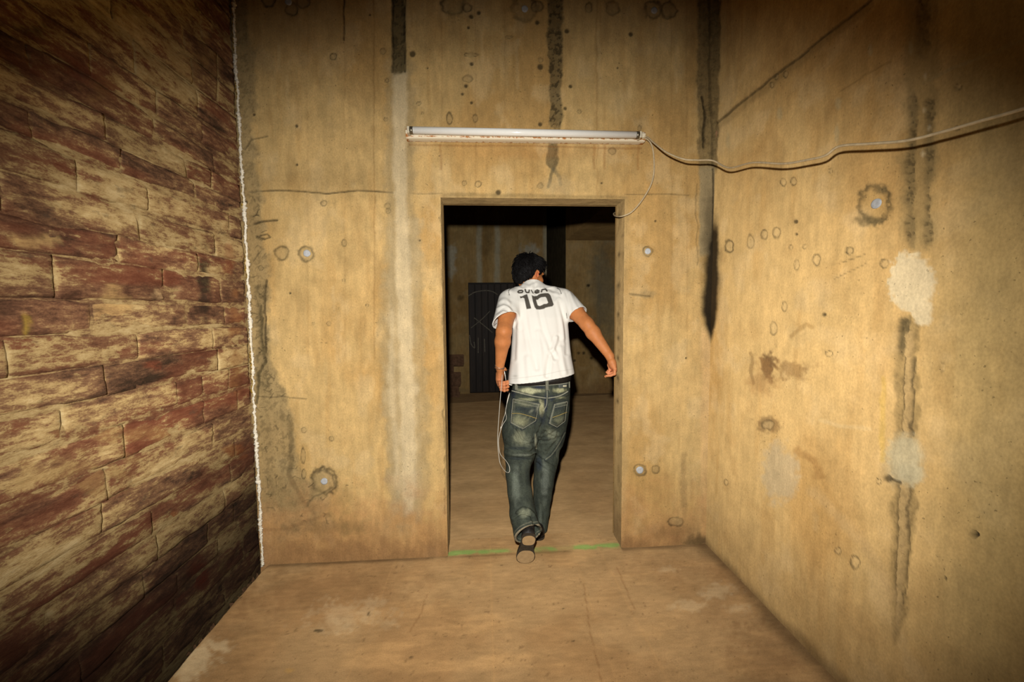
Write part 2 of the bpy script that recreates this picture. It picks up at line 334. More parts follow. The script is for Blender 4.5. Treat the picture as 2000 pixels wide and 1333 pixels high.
# bug holes, tie holes, plugged holes
for q in ((550, 494, 14), (885, 6, 24), (912, 14, 9), (1025, 16, 25), (1049, 12, 11), (1150, 15, 7, 10), (1196, 17, 14), (1276, 18, 18), (1306, 20, 16), (570, 18, 13), (525, 0, 14), (592, 4, 13), (748, 100, 6), (651, 110, 7), (632, 397, 6), (757, 402, 6), (758, 412, 5.5),
          (1196, 295, 7.5), (1055, 363, 5.5), (599, 497, 15), (634, 940, 26), (1265, 491, 10), (1250, 919, 12), (1281, 917, 8), (647, 858, 5), (593, 841, 5.5), (592, 890, 4.5, 16), (593, 926, 4, 10), (671, 548, 3), (717, 597, 3), (642, 633, 4.5), (612, 632, 3), (756, 157, 4), (753, 233, 4), (818, 202, 4), (825, 221, 3),
          (907, 358, 5), (934, 360, 6), (509, 524, 5), (1249, 250, 4, 6), (878, 232, 6, 12), (928, 231, 5, 8), (1056, 117, 5), (1131, 218, 4), (913, 154, 10, 7), (672, 475, 5, 7), (630, 973, 4), (1207, 1085, 5), (1320, 1020, 16, 9), (920, 107, 14, 4), (994, 72, 7, 3)):
    c.ring(q[0], q[1], q[2], q[3] if len(q) > 3 else None)
for x, y, r in ((806, 105, 5.5), (920, 32, 4.5), (935, 25, 4.5), (915, 54, 3), (1049, 44, 4.5), (1107, 61, 4.5), (1232, 67, 4), (1055, 131, 5.5), (921, 125, 3.6), (910, 168, 3.6), (903, 184, 3), (921, 201, 3.2), (1114, 169, 3.4), (1104, 212, 3.4), (1055, 243, 4.4), (973, 376, 5), (567, 573, 2.4), (580, 322, 2.5), (579, 246, 3), (496, 224, 2.5), (722, 29, 2), (835, 133, 2), (1280, 432, 2.5), (1206, 133, 2), (1175, 358, 2), (880, 810, 2), (820, 470, 2), (1340, 700, 2), (480, 395, 3)):
    c.dot(x, y, r)
c.stroke([(615, 925), (632, 920), (652, 932), (657, 955), (640, 962), (612, 975), (602, 992)], 2.4, lin(96, 80, 54), 0.5, -0.004, 12)
rq = random.Random(3)
for k in range(70):
    yy_ = rq.uniform(380, 1045); xm = np.interp(yy_, [380, 520, 700, 770, 930, 1000, 1045], [505, 518, 522, 560, 585, 650, 640]); xx_ = rq.uniform(498, xm); an = rq.uniform(0, 6.3); ln_ = rq.uniform(4, 13); c.stroke([(xx_, yy_), (xx_+ln_*math.cos(an), yy_+ln_*math.sin(an)), (xx_+ln_*math.cos(an)+rq.uniform(-6, 6), yy_+ln_*math.sin(an)+rq.uniform(-6, 6))], 0.9, C_DARK, rq.uniform(0.3, 0.7), -0.002)
c.blob(640, 1030, 80, 12, lin(120, 96, 62), 0.4, 0.8, 1.3); c.blob(1060, 300, 120, 10, lin(190, 120, 50), 0.16, 0.9)
c.stroke([(800, 283), (1000, 285), (1250, 291)], 2.0, lin(150, 90, 36), 0.35, 0, 5)
for x in (860, 1160, 1180, 1246): c.stroke([(x, 284), (x+1, 330)], 2.2, lin(165, 108, 52), 0.35, 0, 3)
relief = c.H + 0.0035*(fbm(U*2.2, Z*2.2, 40, 4)-0.5) + 0.0012*(fbm(U*30, Z*30, 41, 3)-0.5)
edge = np.minimum(np.maximum(DX0-U, U-DX1), 9)          # rounded, chipped arrises of the doorway
de = np.maximum(np.maximum(DX0-U, U-DX1), Z-DZ); chip = 0.010+0.006*(fbm(Z*14+U*14, U*6, 8, 3)-0.5)
relief = relief-np.where(de >= -1e-6, 0.008*(1-sm(0.0, 1.0, de/np.maximum(chip, 0.004)))**2, 0)
keep = ~((0.5*(U[1:, :-1]+U[:-1, :-1]) > DX0) & (0.5*(U[1:, :-1]+U[:-1, :-1]) < DX1) & (0.5*(Z[:-1, 1:]+Z[:-1, :-1]) < DZ))
V = np.stack([U, D-relief, Z], -1).reshape(-1, 3)
fr = grid_faces(len(ux), len(uz), keep)
# reveal (sides and head of the opening) and rear face, in the same wall
def strip(pts_a, pts_b, nseg, colfn):
    A = np.array(pts_a); B = np.array(pts_b); t = np.linspace(0, 1, nseg)[None, :, None]
    return (A[:, None, :]*(1-t)+B[:, None, :]*t)
i0 = int(np.argmin(abs(ux-DX0))); i1 = int(np.argmin(abs(ux-DX1))); kz = int(np.argmin(abs(uz-DZ))); k0 = int(np.argmin(abs(uz-0.0)))
G3 = V.reshape(len(ux), len(uz), 3); C3 = c.C
extraV = []; extraF = []; extraC = []; nbase = len(V)
def add_strip(front, seed, flip, inward):
    global nbase
    back = front.copy(); back[:, 1] = D+TH; g = strip(front, back, 14, None); n, m = g.shape[:2]
    s_along = (g[..., 2] if abs(front[0, 2]-front[-1, 2]) > 0.5 else g[..., 0]); s_dep = g[..., 1]
    nn = fbm(s_along*18, s_dep*26, seed, 4); ns = fbm(s_along*5, s_dep*9, seed+4, 3); edge_t = np.linspace(0, 1, m)[None, :]
    bulge = 0.003*(nn-0.5)-0.006*(sm(0.85, 1.0, edge_t)); g = g+inward*bulge[..., None]
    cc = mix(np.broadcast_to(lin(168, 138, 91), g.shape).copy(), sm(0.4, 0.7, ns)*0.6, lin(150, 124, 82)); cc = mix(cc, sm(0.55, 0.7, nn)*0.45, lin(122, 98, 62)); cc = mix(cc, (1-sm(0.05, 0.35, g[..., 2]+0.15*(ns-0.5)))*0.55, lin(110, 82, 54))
    if seed == 62:
        for zz in (1.73, 1.55, 1.38, 1.24, 1.12, 1.0, 0.86, 1.95):
            w = np.exp(-((s_along-zz)/0.016)**2-((edge_t-0.55)/0.16)**2); cc = mix(cc, w*0.8, C_DARK)
    extraV.append(g.reshape(-1, 3)); extraC.append(cc.reshape(-1, 3)); extraF.append(grid_faces(n, m, None, flip)+nbase); nbase += n*m
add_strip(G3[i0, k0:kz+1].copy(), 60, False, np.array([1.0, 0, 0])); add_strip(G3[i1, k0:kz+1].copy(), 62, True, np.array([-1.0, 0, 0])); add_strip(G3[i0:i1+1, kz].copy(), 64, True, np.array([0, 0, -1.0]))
for (xa, xb, za, zb) in ((-2.0, DX0, -0.16, CEIL), (DX1, 3.4, -0.16, CEIL), (DX0, DX1, DZ, CEIL)):
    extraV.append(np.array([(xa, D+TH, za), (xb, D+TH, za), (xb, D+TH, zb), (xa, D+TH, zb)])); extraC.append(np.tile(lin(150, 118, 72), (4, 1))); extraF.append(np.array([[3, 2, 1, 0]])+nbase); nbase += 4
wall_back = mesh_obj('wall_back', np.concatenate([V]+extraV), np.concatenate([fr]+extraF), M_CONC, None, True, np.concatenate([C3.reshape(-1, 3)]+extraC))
tag(wall_back, 'stained tan concrete wall with the open doorway', kind='structure')

M_PLUG = flat_mat('grey_plug_mortar', lin(205, 206, 206), 0.7, 0.3, var=0.15, scale=90, bump=0.2)
def plug_back(px, py, r):
    cpt = P(px, py, D-0.001); R = r*D/F_PX; mb = MB()
    prof = [(R*1.02, 0.002), (R, -0.0015), (R*0.8, -0.003), (R*0.35, -0.0025)]
    v = []; f = []; n = 16
    for (rr, yy) in prof:
        for k in range(n):
            a = 2*math.pi*k/n; v.append((cpt[0]+rr*math.cos(a)*(1+0.06*math.sin(3*a+px)), D+yy, cpt[2]+rr*math.sin(a)))
    for i in range(len(prof)-1):
        for k in range(n): f.append((i*n+k, i*n+(k+1) % n, (i+1)*n+(k+1) % n, (i+1)*n+k))
    f.append(tuple(range(3*n, 4*n))); mb.add(v, f); return mb.build('hole_plug', M_PLUG, wall_back)
for q in ((599, 495, 6.5), (633, 941, 6.5), (1265.5, 491, 6), (1250, 919, 7.5), (1025, 17, 6), (1278, 20, 6), (563, 3, 6)): plug_back(*q)

# ------------------------------------------------------------------ right wall
uy = axis([(-1.5, 0.80, 0.05), (0.80, D+0.02, 0.0052)]); uz = axis([(-0.06, 2.7, 0.0054), (2.7, 3.1, 0.01), (3.1, CEIL, 0.05)])
U, Z = np.meshgrid(uy, uz, indexing='ij'); PX, PY = proj(np.full_like(U, XR), U, Z); c = Canvas(PX, PY, 300, U*0.8, Z)
c.C = c.C*np.array([1.0, 0.96, 0.93]); grey = sm(1750, 1950, PX+60*(c.n0-0.5)); c.C = mix(c.C, grey*0.65, lin(168, 144, 92))
c.stroke([(1396, 243), (1500, 160), (1700, 2), (1900, -160)], 2.4, C_DARK, 0.75, -0.004, 4); c.stroke([(1396, 250), (1500, 168), (1700, 10)], 8, lin(150, 122, 76), 0.4, 0, 6)
c.stroke([(1640, 178), (1700, 140), (1740, 118)], 1.5, lin(130, 100, 60), 0.4, -0.001, 4); c.stroke([(1800, 160), (1880, 125), (2040, 60)], 3, lin(190, 172, 124), 0.4, 0, 4)
# chase with patches
c.band([(-60, 1770, 1836), (250, 1764, 1830), (480, 1756, 1826)], lin(165, 140, 92), 0.55, 9, 14, -0.002, 0.001)
for tb in ([(180, 1778, 1792), (300, 1772, 1788), (400, 1768, 1784), (490, 1774, 1788)], [(200, 1810, 1822), (330, 1806, 1820), (400, 1804, 1816), (490, 1804, 1818)]):
    c.band(tb, C_ROUGH, 0.5, 5, 7, -0.003, 0.0016, 0.6)
c.band([(-60, 1790, 1812), (100, 1790, 1815)], C_ROUGH, 0.45, 6, 9, -0.003, 0.002, 0.3)
for x, y in ((1806, 148), (1804, 215), (1802, 300), (1812, 250)): c.blob(x, y, 3, 6, C_LIME, 0.6, 0.5, 0.8)
c.band([(630, 1756, 1794), (760, 1748, 1792), (900, 1746, 1796), (1080, 1740, 1780), (1245, 1742, 1760)], lin(150, 124, 78), 0.6, 6, 10, -0.002, 0.001, 0.25)
c.band([(625, 1756, 1776), (690, 1754, 1768)], C_ROUGH, 0.85, 3, 5, -0.006, 0.004, 0.3)
c.band([(650, 1766, 1783), (760, 1764, 1782), (850, 1762, 1778), (960, 1758, 1776), (1060, 1752, 1772), (1160, 1750, 1764), (1230, 1748, 1756)], lin(206, 172, 116), 0.8, 2.5, 4, 0.004, 0.005, 0.15)
for sgn in (-1, 1): c.stroke([(1775+9*sgn, 700), (1771+9*sgn, 850)], 1.8, C_DARK, 0.7, -0.003, 5); c.stroke([(1766+11*sgn, 950), (1762+11*sgn, 1060), (1757+8*sgn, 1180)], 2.2, C_DARK, 0.65, -0.003, 6)
c.blob(1782, 552, 44, 58, C_LIME, 0.97, 0.10, 0.42, 0.003); c.blob(1800, 608, 22, 30, C_LIME, 0.95, 0.15, 0.45, 0.002); c.blob(1765, 898, 34, 46, lin(206, 190, 150), 0.85, 0.35, 0.45, 0.002); c.blob(1780, 925, 26, 22, lin(206, 190, 150), 0.85, 0.3, 0.8, 0.001)
c.blob(1732, 935, 9, 6, C_DARK, 0.8, 0.4, 1.0, -0.004); c.stroke([(1738, 938), (1760, 944)], 3, C_DARK, 0.8, -0.003, 4)
c.blob(1522, 925, 34, 56, lin(208, 184, 142), 0.75, 0.3, 0.6, 0.001); c.blob(1560, 655, 30, 22, lin(226, 190, 128), 0.7, 0.4, 1.3); c.stroke([(1545, 655), (1575, 632), (1588, 640)], 4, lin(170, 132, 78), 0.5, 0, 5)
c.ring(1708, 400, 32, 38, lin(90, 76, 50), 0.8, -0.004, lin(196, 158, 96)); c.blob(1700, 430, 26, 8, C_ROUGH, 0.7, 0.6, 1.2, -0.003); c.blob(1722, 372, 14, 8, C_ROUGH, 0.6, 0.6, 1.2, -0.003)
c.blob(1500, 720, 12, 26, C_BROWN, 0.85, 0.35, 1.2, -0.002); c.blob(1490, 745, 26, 30, lin(178, 134, 82), 0.55, 0.6, 1.4); c.blob(1550, 722, 34, 14, lin(140, 100, 58), 0.55, 0.6, 1.7); c.blob(1500, 828, 18, 14, C_BROWN, 0.55, 0.5, 1.6)
c.stroke([(1466, 690), (1470, 750)], 3, lin(130, 96, 56), 0.5, 0, 6)
for x, y, r, ry in ((1424, 482, 9, 13), (1466, 472, 7, 14), (1493, 459, 7, 10), (1517, 455, 8, 11), (1556, 518, 5, 10), (1595, 508, 8, 11), (1727, 516, 8, 10), (1511, 641, 7, 14), (1619, 691, 7, 6), (1670, 1099, 9, 13), (1637, 1077, 6, 7), (1716, 940, 5, 6), (1622, 334, 4, 5), (1530, 356, 6, 8), (1550, 354, 6, 8), (1545, 483, 4, 5), (1572, 482, 4, 5), (1660, 490, 8, 7), (1500, 830, 12, 9), (1532, 600, 5, 10), (1418, 943, 4, 6), (1840, 718, 5, 9), (1872, 170, 6, 6), (1534, 145, 5, 7), (1507, 166, 4, 6), (1516, 150, 4, 6)):
    c.ring(x, y, r, ry, lin(96, 80, 52), 0.75, -0.003, lin(226, 194, 136))
for x, y, r, ry in ((1638, 203, 6, 13), (1635, 262, 4, 16), (1523, 222, 5, 11), (1422, 275, 4, 14), (1778, 95, 4, 12), (1700, 100, 5, 12)): c.blob(x, y, r, ry, lin(206, 182, 132), 0.6, 0.5, 0.8, 0.001)
c.dot(1903, 1045, 6, C_SOOT, 1.0, -0.02); c.dot(1870, 250, 4); c.dot(1555, 433, 4); c.dot(1556, 458, 3); c.dot(1848, 1130, 3); c.dot(1610, 615, 4)
c.stroke([(1640, 515), (1690, 497)], 1.0, C_DARK, 0.5, -0.001); c.stroke([(1630, 545), (1692, 515)], 1.0, C_DARK, 0.4, -0.001)
c.stroke([(1726, 740), (1722, 900)], 5, lin(226, 186, 70), 0.35, 0, 5)
c.stroke([(1590, 960), (1660, 1030), (1720, 1110), (1748, 1170)], 10, lin(214, 178, 122), 0.45, 0, 9, 0.8); c.stroke([(1600, 820), (1650, 835), (1700, 842)], 4, C_PALE, 0.4, 0, 8)
c.stroke([(1560, 880), (1590, 900), (1600, 930)], 7, lin(170, 124, 70), 0.5, 0, 12)
c.band([(440, 1378, 1404), (520, 1378, 1403), (610, 1378, 1400), (634, 1378, 1397), (652, 1380, 1392), (668, 1382, 1389)], C_SOOT, 0.95, 4, 3); c.band([(410, 1378, 1404), (560, 1378, 1409), (620, 1378, 1402)], lin(70, 54, 34), 0.45, 7, 5)
c.band([(-60, 1378, 1408), (330, 1378, 1402)], lin(110, 92, 60), 0.7, 3, 4, -0.002, 0.003, 0.3); c.blob(1392, 195, 6, 12, C_SOOT, 0.8, 0.4, 0.8, -0.006); c.blob(1393, 260, 7, 10, lin(206, 150, 110), 0.8, 0.4, 1.0); c.dot(1391, 258, 4, C_SOOT)
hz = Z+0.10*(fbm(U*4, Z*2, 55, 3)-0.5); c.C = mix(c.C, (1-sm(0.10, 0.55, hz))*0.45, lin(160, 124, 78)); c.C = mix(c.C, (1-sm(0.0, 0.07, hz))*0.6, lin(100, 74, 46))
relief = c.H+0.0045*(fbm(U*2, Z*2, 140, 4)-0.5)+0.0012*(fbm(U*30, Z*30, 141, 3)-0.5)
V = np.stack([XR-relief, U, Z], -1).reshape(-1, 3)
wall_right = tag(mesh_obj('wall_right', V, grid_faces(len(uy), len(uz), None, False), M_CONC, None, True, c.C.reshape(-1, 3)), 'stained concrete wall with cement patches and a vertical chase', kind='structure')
def plug_right(px, py, r):
    q = on_right(px, py); R = r*math.hypot(q[1], 0.6)/F_PX; v = []; f = []; n = 16; prof = [(R*1.02, -0.002), (R, 0.002), (R*0.8, 0.0035), (R*0.3, 0.003)]
    for (rr, e) in prof:
        for k in range(n):
            a = 2*math.pi*k/n; v.append((XR-e+0.003, q[1]+rr*math.cos(a)*1.15, q[2]+rr*math.sin(a)))
    for i in range(3):
        for k in range(n): f.append((i*n+k, (i+1)*n+k, (i+1)*n+(k+1) % n, i*n+(k+1) % n))
    f.append(tuple(range(4*n-1, 3*n-1, -1))); MB().add(v, f).build('hole_plug', M_PLUG, wall_right)
plug_right(1710, 398, 9)

# ------------------------------------------------------------------ floor slab of the near room and threshold
fx = axis([(-1.236, 1.33, 0.008)]); fy = axis([(-1.5, 1.2, 0.05), (1.2, D+TH+0.02, 0.0075)])
U, Y_ = np.meshgrid(fx, fy, indexing='ij'); PX, PY = proj(U, Y_, np.zeros_like(U)); c = Canvas(PX, PY, 500, U, Y_)
n = fbm(U*3, Y_*3, 510, 5); n2 = fbm(U*4, Y_*16, 520, 4); sp = fbm(U*60, Y_*60, 530, 2)
FB = lin(174, 139, 94, 0.80)
c.C = np.broadcast_to(FB, U.shape+(3,)).copy(); c.C = mix(c.C, sm(0.42, 0.7, n)*0.5, lin(158, 118, 74, 0.8)); c.C = mix(c.C, sm(0.52, 0.75, n2)*0.4, lin(200, 158, 104, 0.8)); c.C = mix(c.C, sm(0.80, 0.9, sp)*0.4, lin(90, 64, 40)); c.H[:] = 0
for x, y, rx, ry, a in ((640, 1160, 160, 40, 0.5), (420, 1180, 60, 90, 0.45), (1500, 1290, 60, 70, 0.5), (1330, 1110, 110, 22, 0.35), (1420, 1180, 60, 40, 0.35)): c.blob(x, y, rx, ry, lin(134, 98, 62, 0.8), a, 0.8, 1.2)
for x, y, rx, ry, a in ((395, 1285, 28, 26, 0.85), (365, 1315, 24, 22, 0.9), (430, 1265, 18, 12, 0.7), (400, 1245, 12, 20, 0.3), (1300, 1115, 20, 7, 0.4), (1400, 1155, 30, 12, 0.45), (1340, 1185, 26, 8, 0.4), (1440, 1190, 20, 10, 0.4), (700, 1200, 60, 25, 0.35), (660, 1225, 50, 12, 0.3)): c.blob(x, y, rx, ry, lin(206, 178, 134, 0.8), a, 0.6, 1.8)
for (xa, xb, a) in ((0.02, 0.02, 0.35), (-0.52, -0.55, 0.3), (0.50, 0.48, 0.3), (0.66, 0.68, 0.35)):
    w = np.exp(-((U-xa-(xb-xa)*(2.3-Y_)-0.006*(fbm(Y_*8, U*0, 9, 2)-0.5))/0.0045)**2); c.C = mix(c.C, w*a, lin(190, 148, 96, 0.8)); c.H += w*0.001
for q in (((835, 1162), (822, 1200), (800, 1236)), ((1140, 1140), (1150, 1220), (1175, 1333)), ((1205, 1110), (1240, 1190))): c.stroke(list(q), 1.3, lin(128, 90, 54, 0.8), 0.45, -0.0008, 2)
for x, y, rx, ry in ((720, 1200, 2.5, 6), (622, 1233, 8, 3), (803, 1285, 5, 3), (980, 1105, 3, 2), (1100, 1190, 3, 1.5), (1120, 1253, 3, 1.5), (470, 1167, 2, 2)): c.blob(x, y, rx, ry, C_DARK, 0.8, 0.4, 1.0)
c.blob(565, 1310, 9, 4, lin(206, 160, 90), 0.6, 0.5, 1.2)
# green spray line across the threshold
gy = 2.342+0.012*(fbm(U*5, Y_*0, 3, 3)-0.5); g = np.exp(-((Y_-gy)/(0.018+0.010*fbm(U*6, Y_*3, 6, 2)))**2)*(0.15+1.2*sm(0.40, 0.68, fbm(U*11, Y_*14, 12, 5)))*sm(DX0-0.03, DX0+0.03, U)*(1-sm(DX1-0.02, DX1+0.03, U))
g = g*(0.55+0.9*np.exp(-((U-DX0-0.06)/0.12)**2)+0.9*np.exp(-((U-0.62)/0.16)**2)); c.C = mix(c.C, np.clip(g*0.8, 0, 0.62), lin(116, 170, 82, 0.8))
c.C = mix(c.C, np.exp(-((Y_-2.305)/0.012)**2)*0.45*sm(0.4, 0.6, n), lin(96, 70, 42))
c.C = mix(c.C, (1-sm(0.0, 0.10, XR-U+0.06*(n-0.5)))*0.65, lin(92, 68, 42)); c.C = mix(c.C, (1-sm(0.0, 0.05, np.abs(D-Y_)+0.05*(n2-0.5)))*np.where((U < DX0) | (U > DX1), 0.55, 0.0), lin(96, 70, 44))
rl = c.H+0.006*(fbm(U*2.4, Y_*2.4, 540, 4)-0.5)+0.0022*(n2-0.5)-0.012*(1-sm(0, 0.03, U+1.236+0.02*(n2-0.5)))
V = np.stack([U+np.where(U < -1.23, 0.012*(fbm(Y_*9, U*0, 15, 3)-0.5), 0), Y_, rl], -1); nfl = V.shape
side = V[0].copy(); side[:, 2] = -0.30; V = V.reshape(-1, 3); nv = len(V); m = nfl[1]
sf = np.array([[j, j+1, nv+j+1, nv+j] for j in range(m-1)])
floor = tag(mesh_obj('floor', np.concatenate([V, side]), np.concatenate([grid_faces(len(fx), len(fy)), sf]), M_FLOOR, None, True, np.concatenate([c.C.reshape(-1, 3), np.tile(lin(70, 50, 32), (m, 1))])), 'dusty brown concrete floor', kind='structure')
M_DIRT = flat_mat('dark_trench_dirt', lin(70, 50, 34), 0.95, 0.05, var=0.5, scale=40, bump=0.5)
# gap between slab and stone wall: its bottom
gx = axis([(-1.36, -1.2, 0.02)]); gy_ = axis([(-1.5, D, 0.02)]); A, B = np.meshgrid(gx, gy_, indexing='ij')
tag(mesh_obj('floor', np.stack([A, B, -0.12+0.05*fbm(A*20, B*20, 4, 3)], -1).reshape(-1, 3), grid_faces(len(gx), len(gy_)), M_DIRT), 'dirt at the bottom of the gap beside the slab', kind='structure')
M_RUB = flat_mat('rubble_stone', lin(96, 70, 48), 0.9, 0.1, var=0.4, scale=50, bump=0.4)
mb = MB()
for k in range(46):
    y = 1.15+1.14*random.random(); x = -1.262+0.018*random.random(); r = 0.006+0.012*random.random()**2; q = []
    for (a, b, cc) in ((1, 0, 0), (-1, 0, 0), (0, 1, 0), (0, -1, 0), (0, 0, 1), (0, 0, -1)):
        s_ = r*(0.7+0.6*random.random()); q.append((x+a*s_, y+b*s_, -0.045+0.05*random.random()*0.6+cc*s_))
    mb.add(q, [(0, 2, 4), (2, 1, 4), (1, 3, 4), (3, 0, 4), (2, 0, 5), (1, 2, 5), (3, 1, 5), (0, 3, 5)])
tag(mb.build('rubble', M_RUB, floor), kind='stuff')

# ceiling and the wall behind the photographer
M_CEIL = flat_mat('dark_ceiling_concrete', lin(120, 98, 66), 0.9, 0.1, var=0.25, scale=8, bump=0.2)
tag(MB().box((-2.0, -1.6, CEIL), (3.4, 8.6, CEIL+0.15)).build('ceiling', M_CEIL, None, False), 'dark concrete ceiling above both rooms', kind='structure')
tag(MB().box((-1.45, -1.65, -0.16), (1.45, -1.5, CEIL)).build('wall_front', M_CEIL, None, False), 'concrete wall behind the viewpoint', kind='structure')
# ================================================================== stone wall on the left
def stone_paint(Yw, Zw, tone, red):
    """limewash level, redness, damp factor: the wall's foot is dark with an irregular edge"""
    e = fbm(Yw*1.6, Zw*2.4, 730, 4); a = fbm(Yw*2.4, Zw*7.0, 700, 4)
    t = 0.460+0.40*(a-0.5)+tone*0.075
    rd = np.clip(sm(0.50, 0.66, fbm(Yw*2.0, Zw*11, 770, 4))*0.7+red*0.5, 0, 1)
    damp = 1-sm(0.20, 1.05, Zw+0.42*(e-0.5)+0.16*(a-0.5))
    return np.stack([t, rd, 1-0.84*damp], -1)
wy = axis([(-1.5, 0.4, 0.06), (0.4, D+0.05, 0.012)]); wz = axis([(-0.3, CEIL, 0.015)]); A, B = np.meshgrid(wy, wz, indexing='ij')
wc = stone_paint(A, B, 1.0, 0.0); wx = XL-0.0045+0.007*(fbm(A*9, B*18, 780, 4)-0.5)
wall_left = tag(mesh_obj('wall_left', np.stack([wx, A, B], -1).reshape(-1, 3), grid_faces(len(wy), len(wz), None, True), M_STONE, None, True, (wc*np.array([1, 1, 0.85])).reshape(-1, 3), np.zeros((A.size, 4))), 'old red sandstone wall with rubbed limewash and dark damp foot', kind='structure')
courses = [-0.28, -0.14, 0.0, 0.13, 0.265, 0.36, 0.46, 0.565, 0.675, 0.785, 0.90, 1.02, 1.132, 1.235, 1.345, 1.45, 1.58, 1.675, 1.785, 1.90, 1.985, 2.075, 2.17, 2.28, 2.41, 2.53, 2.65, 2.78, 2.90, 3.02, 3.15, 3.28, 3.40, CEIL]
joints = {9: [1.43, 1.98], 12: [0.95, 1.46, 2.05], 14: [1.02, 1.43, 1.86, 2.12], 15: [0.9, 1.32, 1.74, 2.1], 16: [1.06, 1.545, 1.95], 17: [1.2, 1.645, 2.08], 13: [1.18, 1.6, 2.02], 4: [1.3, 1.71, 1.97, 2.13], 5: [1.1, 1.55, 1.9, 2.1], 6: [1.22, 1.62, 2.03]}
rs = random.Random(11)
def stone(y0, y1, z0, z1, tilt, idx):
    g = 0.0018; gy = g if (round(y0, 3), round(y1, 3)) in open_pairs else -0.0012; n = max(6, int((y1-y0)/0.012)); m = max(5, int((z1-z0)/0.011))
    if y1 < 0.95: n = max(4, n//3); m = max(3, m//2)
    t = np.linspace(0, 1, n); s_ = np.linspace(0, 1, m); T, S = np.meshgrid(t, s_, indexing='ij')
    yy = y0+gy+(y1-y0-2*gy)*T; zz = z0+g+(z1-z0-2*g)*S+tilt*(T-0.5)
    wob = 0.010*(fbm(yy*7, np.full_like(yy, idx*3.1), 800, 3)-0.5); zz = zz+wob*(0.4+0.6*np.abs(2*S-1)); yy = yy+0.003*(fbm(zz*12, np.full_like(yy, idx*1.7), 805, 2)-0.5)
    ed = np.minimum(np.minimum(T, 1-T)*(y1-y0), np.minimum(S, 1-S)*(z1-z0)); rnd = sm(0, 0.016, ed+0.006*(fbm(yy*40, zz*40, 806, 2)-0.5))
    opn = sm(0.40, 0.60, fbm(yy*2.6, zz*5, 850, 3))
    opn = opn*np.where(np.minimum(T, 1-T)*(y1-y0) < np.minimum(S, 1-S)*(z1-z0), 0.25, 1.0)
    proud = rs.uniform(-0.0015, 0.002); slope = rs.uniform(-0.006, 0.006)
    strata = 0.006*(fbm(yy*3, zz*60, 815, 3)-0.5)
    h = proud+slope*(S-0.5)+0.018*(fbm(yy*8, zz*14, 810, 4)-0.5)+strata+0.004*(fbm(yy*40, zz*60, 820, 3)-0.5)-(0.003+0.014*opn)*(1-rnd)
    front = np.stack([XL+h, yy, zz], -1)
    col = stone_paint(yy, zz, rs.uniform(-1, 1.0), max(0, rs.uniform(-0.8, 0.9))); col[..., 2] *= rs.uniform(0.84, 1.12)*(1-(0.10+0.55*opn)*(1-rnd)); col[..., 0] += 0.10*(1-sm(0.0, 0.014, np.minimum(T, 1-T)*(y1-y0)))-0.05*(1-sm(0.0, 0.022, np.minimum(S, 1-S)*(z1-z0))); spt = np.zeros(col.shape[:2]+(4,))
    px, py = proj(front[..., 0], yy, zz)
    nz = fbm(px/22, py/16, 830, 4)
    def bl(x, y, rx, ry, cc, a, w=0.9):
        d = np.sqrt(((px-x)/rx)**2+((py-y)/ry)**2)+w*(nz-0.5)*2; m_ = (1-sm(0.5, 1.15, d))*a; k_ = m_ > spt[..., 3]; spt[k_, :3] = cc*0.8; spt[..., 3] = np.maximum(spt[..., 3], m_)
    bl(398, 560, 13, 70, lin(44, 36, 28, 1.2), 0.8); bl(390, 1120, 26, 34, lin(120, 50, 30, 1.3), 0.85, 0.5); bl(432, 1100, 20, 30, lin(120, 95, 60, 1.2), 0.6)
    bl(50, 640, 8, 28, lin(190, 160, 60, 1.2), 0.6); bl(460, 640, 16, 60, lin(150, 98, 56, 1.2), 0.5); bl(445, 505, 12, 34, lin(140, 74, 46, 1.2), 0.5); bl(462, 720, 14, 70, lin(150, 104, 60, 1.2), 0.5); bl(465, 880, 22, 20, lin(140, 82, 44, 1.3), 0.6)
    bl(340, 1005, 16, 12, lin(170, 110, 60, 1.2), 0.7); bl(30, 1290, 40, 60, lin(86, 36, 22, 1.2), 0.6, 0.5); bl(300, 715, 22, 9, lin(140, 66, 42, 1.3), 0.7); bl(60, 470, 60, 14, lin(190, 156, 100, 1.3), 0.7); bl(170, 470, 90, 30, lin(112, 60, 42, 1.3), 0.5)
    bl(215, 600, 40, 34, lin(190, 154, 98, 1.3), 0.7); bl(320, 575, 36, 14, lin(206, 172, 122, 1.3), 0.7); bl(240, 850, 120, 16, lin(170, 134, 82, 1.2), 0.4); bl(160, 930, 120, 40, lin(160, 128, 80, 1.2), 0.45, 1.4); bl(360, 120, 70, 40, lin(150, 118, 72, 1.2), 0.5, 1.2); bl(200, 170, 40, 26, lin(150, 116, 70, 1.2), 0.6); bl(120, 130, 60, 12, lin(92, 44, 26, 1.2), 0.6); bl(40, 60, 70, 16, lin(50, 32, 20, 1.0), 0.6)
    V = front.reshape(-1, 3); f = grid_faces(n, m, None, True)
    ring = [i*m for i in range(n)]+[(n-1)*m+j for j in range(1, m)]+[i*m+m-1 for i in range(n-2, -1, -1)]+[j for j in range(m-2, 0, -1)]
    back = V[ring].copy(); back[:, 0] = XL-0.045; nb = len(V); L_ = len(ring)
    sf = np.array([[ring[i], ring[(i+1) % L_], nb+(i+1) % L_, nb+i] for i in range(L_)])
    bc = col.reshape(-1, 3)[ring].copy(); bc[:, 2] *= 0.6; cc = np.concatenate([col.reshape(-1, 3), bc]); ss = np.concatenate([spt.reshape(-1, 4), spt.reshape(-1, 4)[ring]])
    mesh_obj('stone', np.concatenate([V, back]), np.concatenate([f, sf]), M_STONE, wall_left, True, cc, ss)
open_pairs = set()
idx = 0
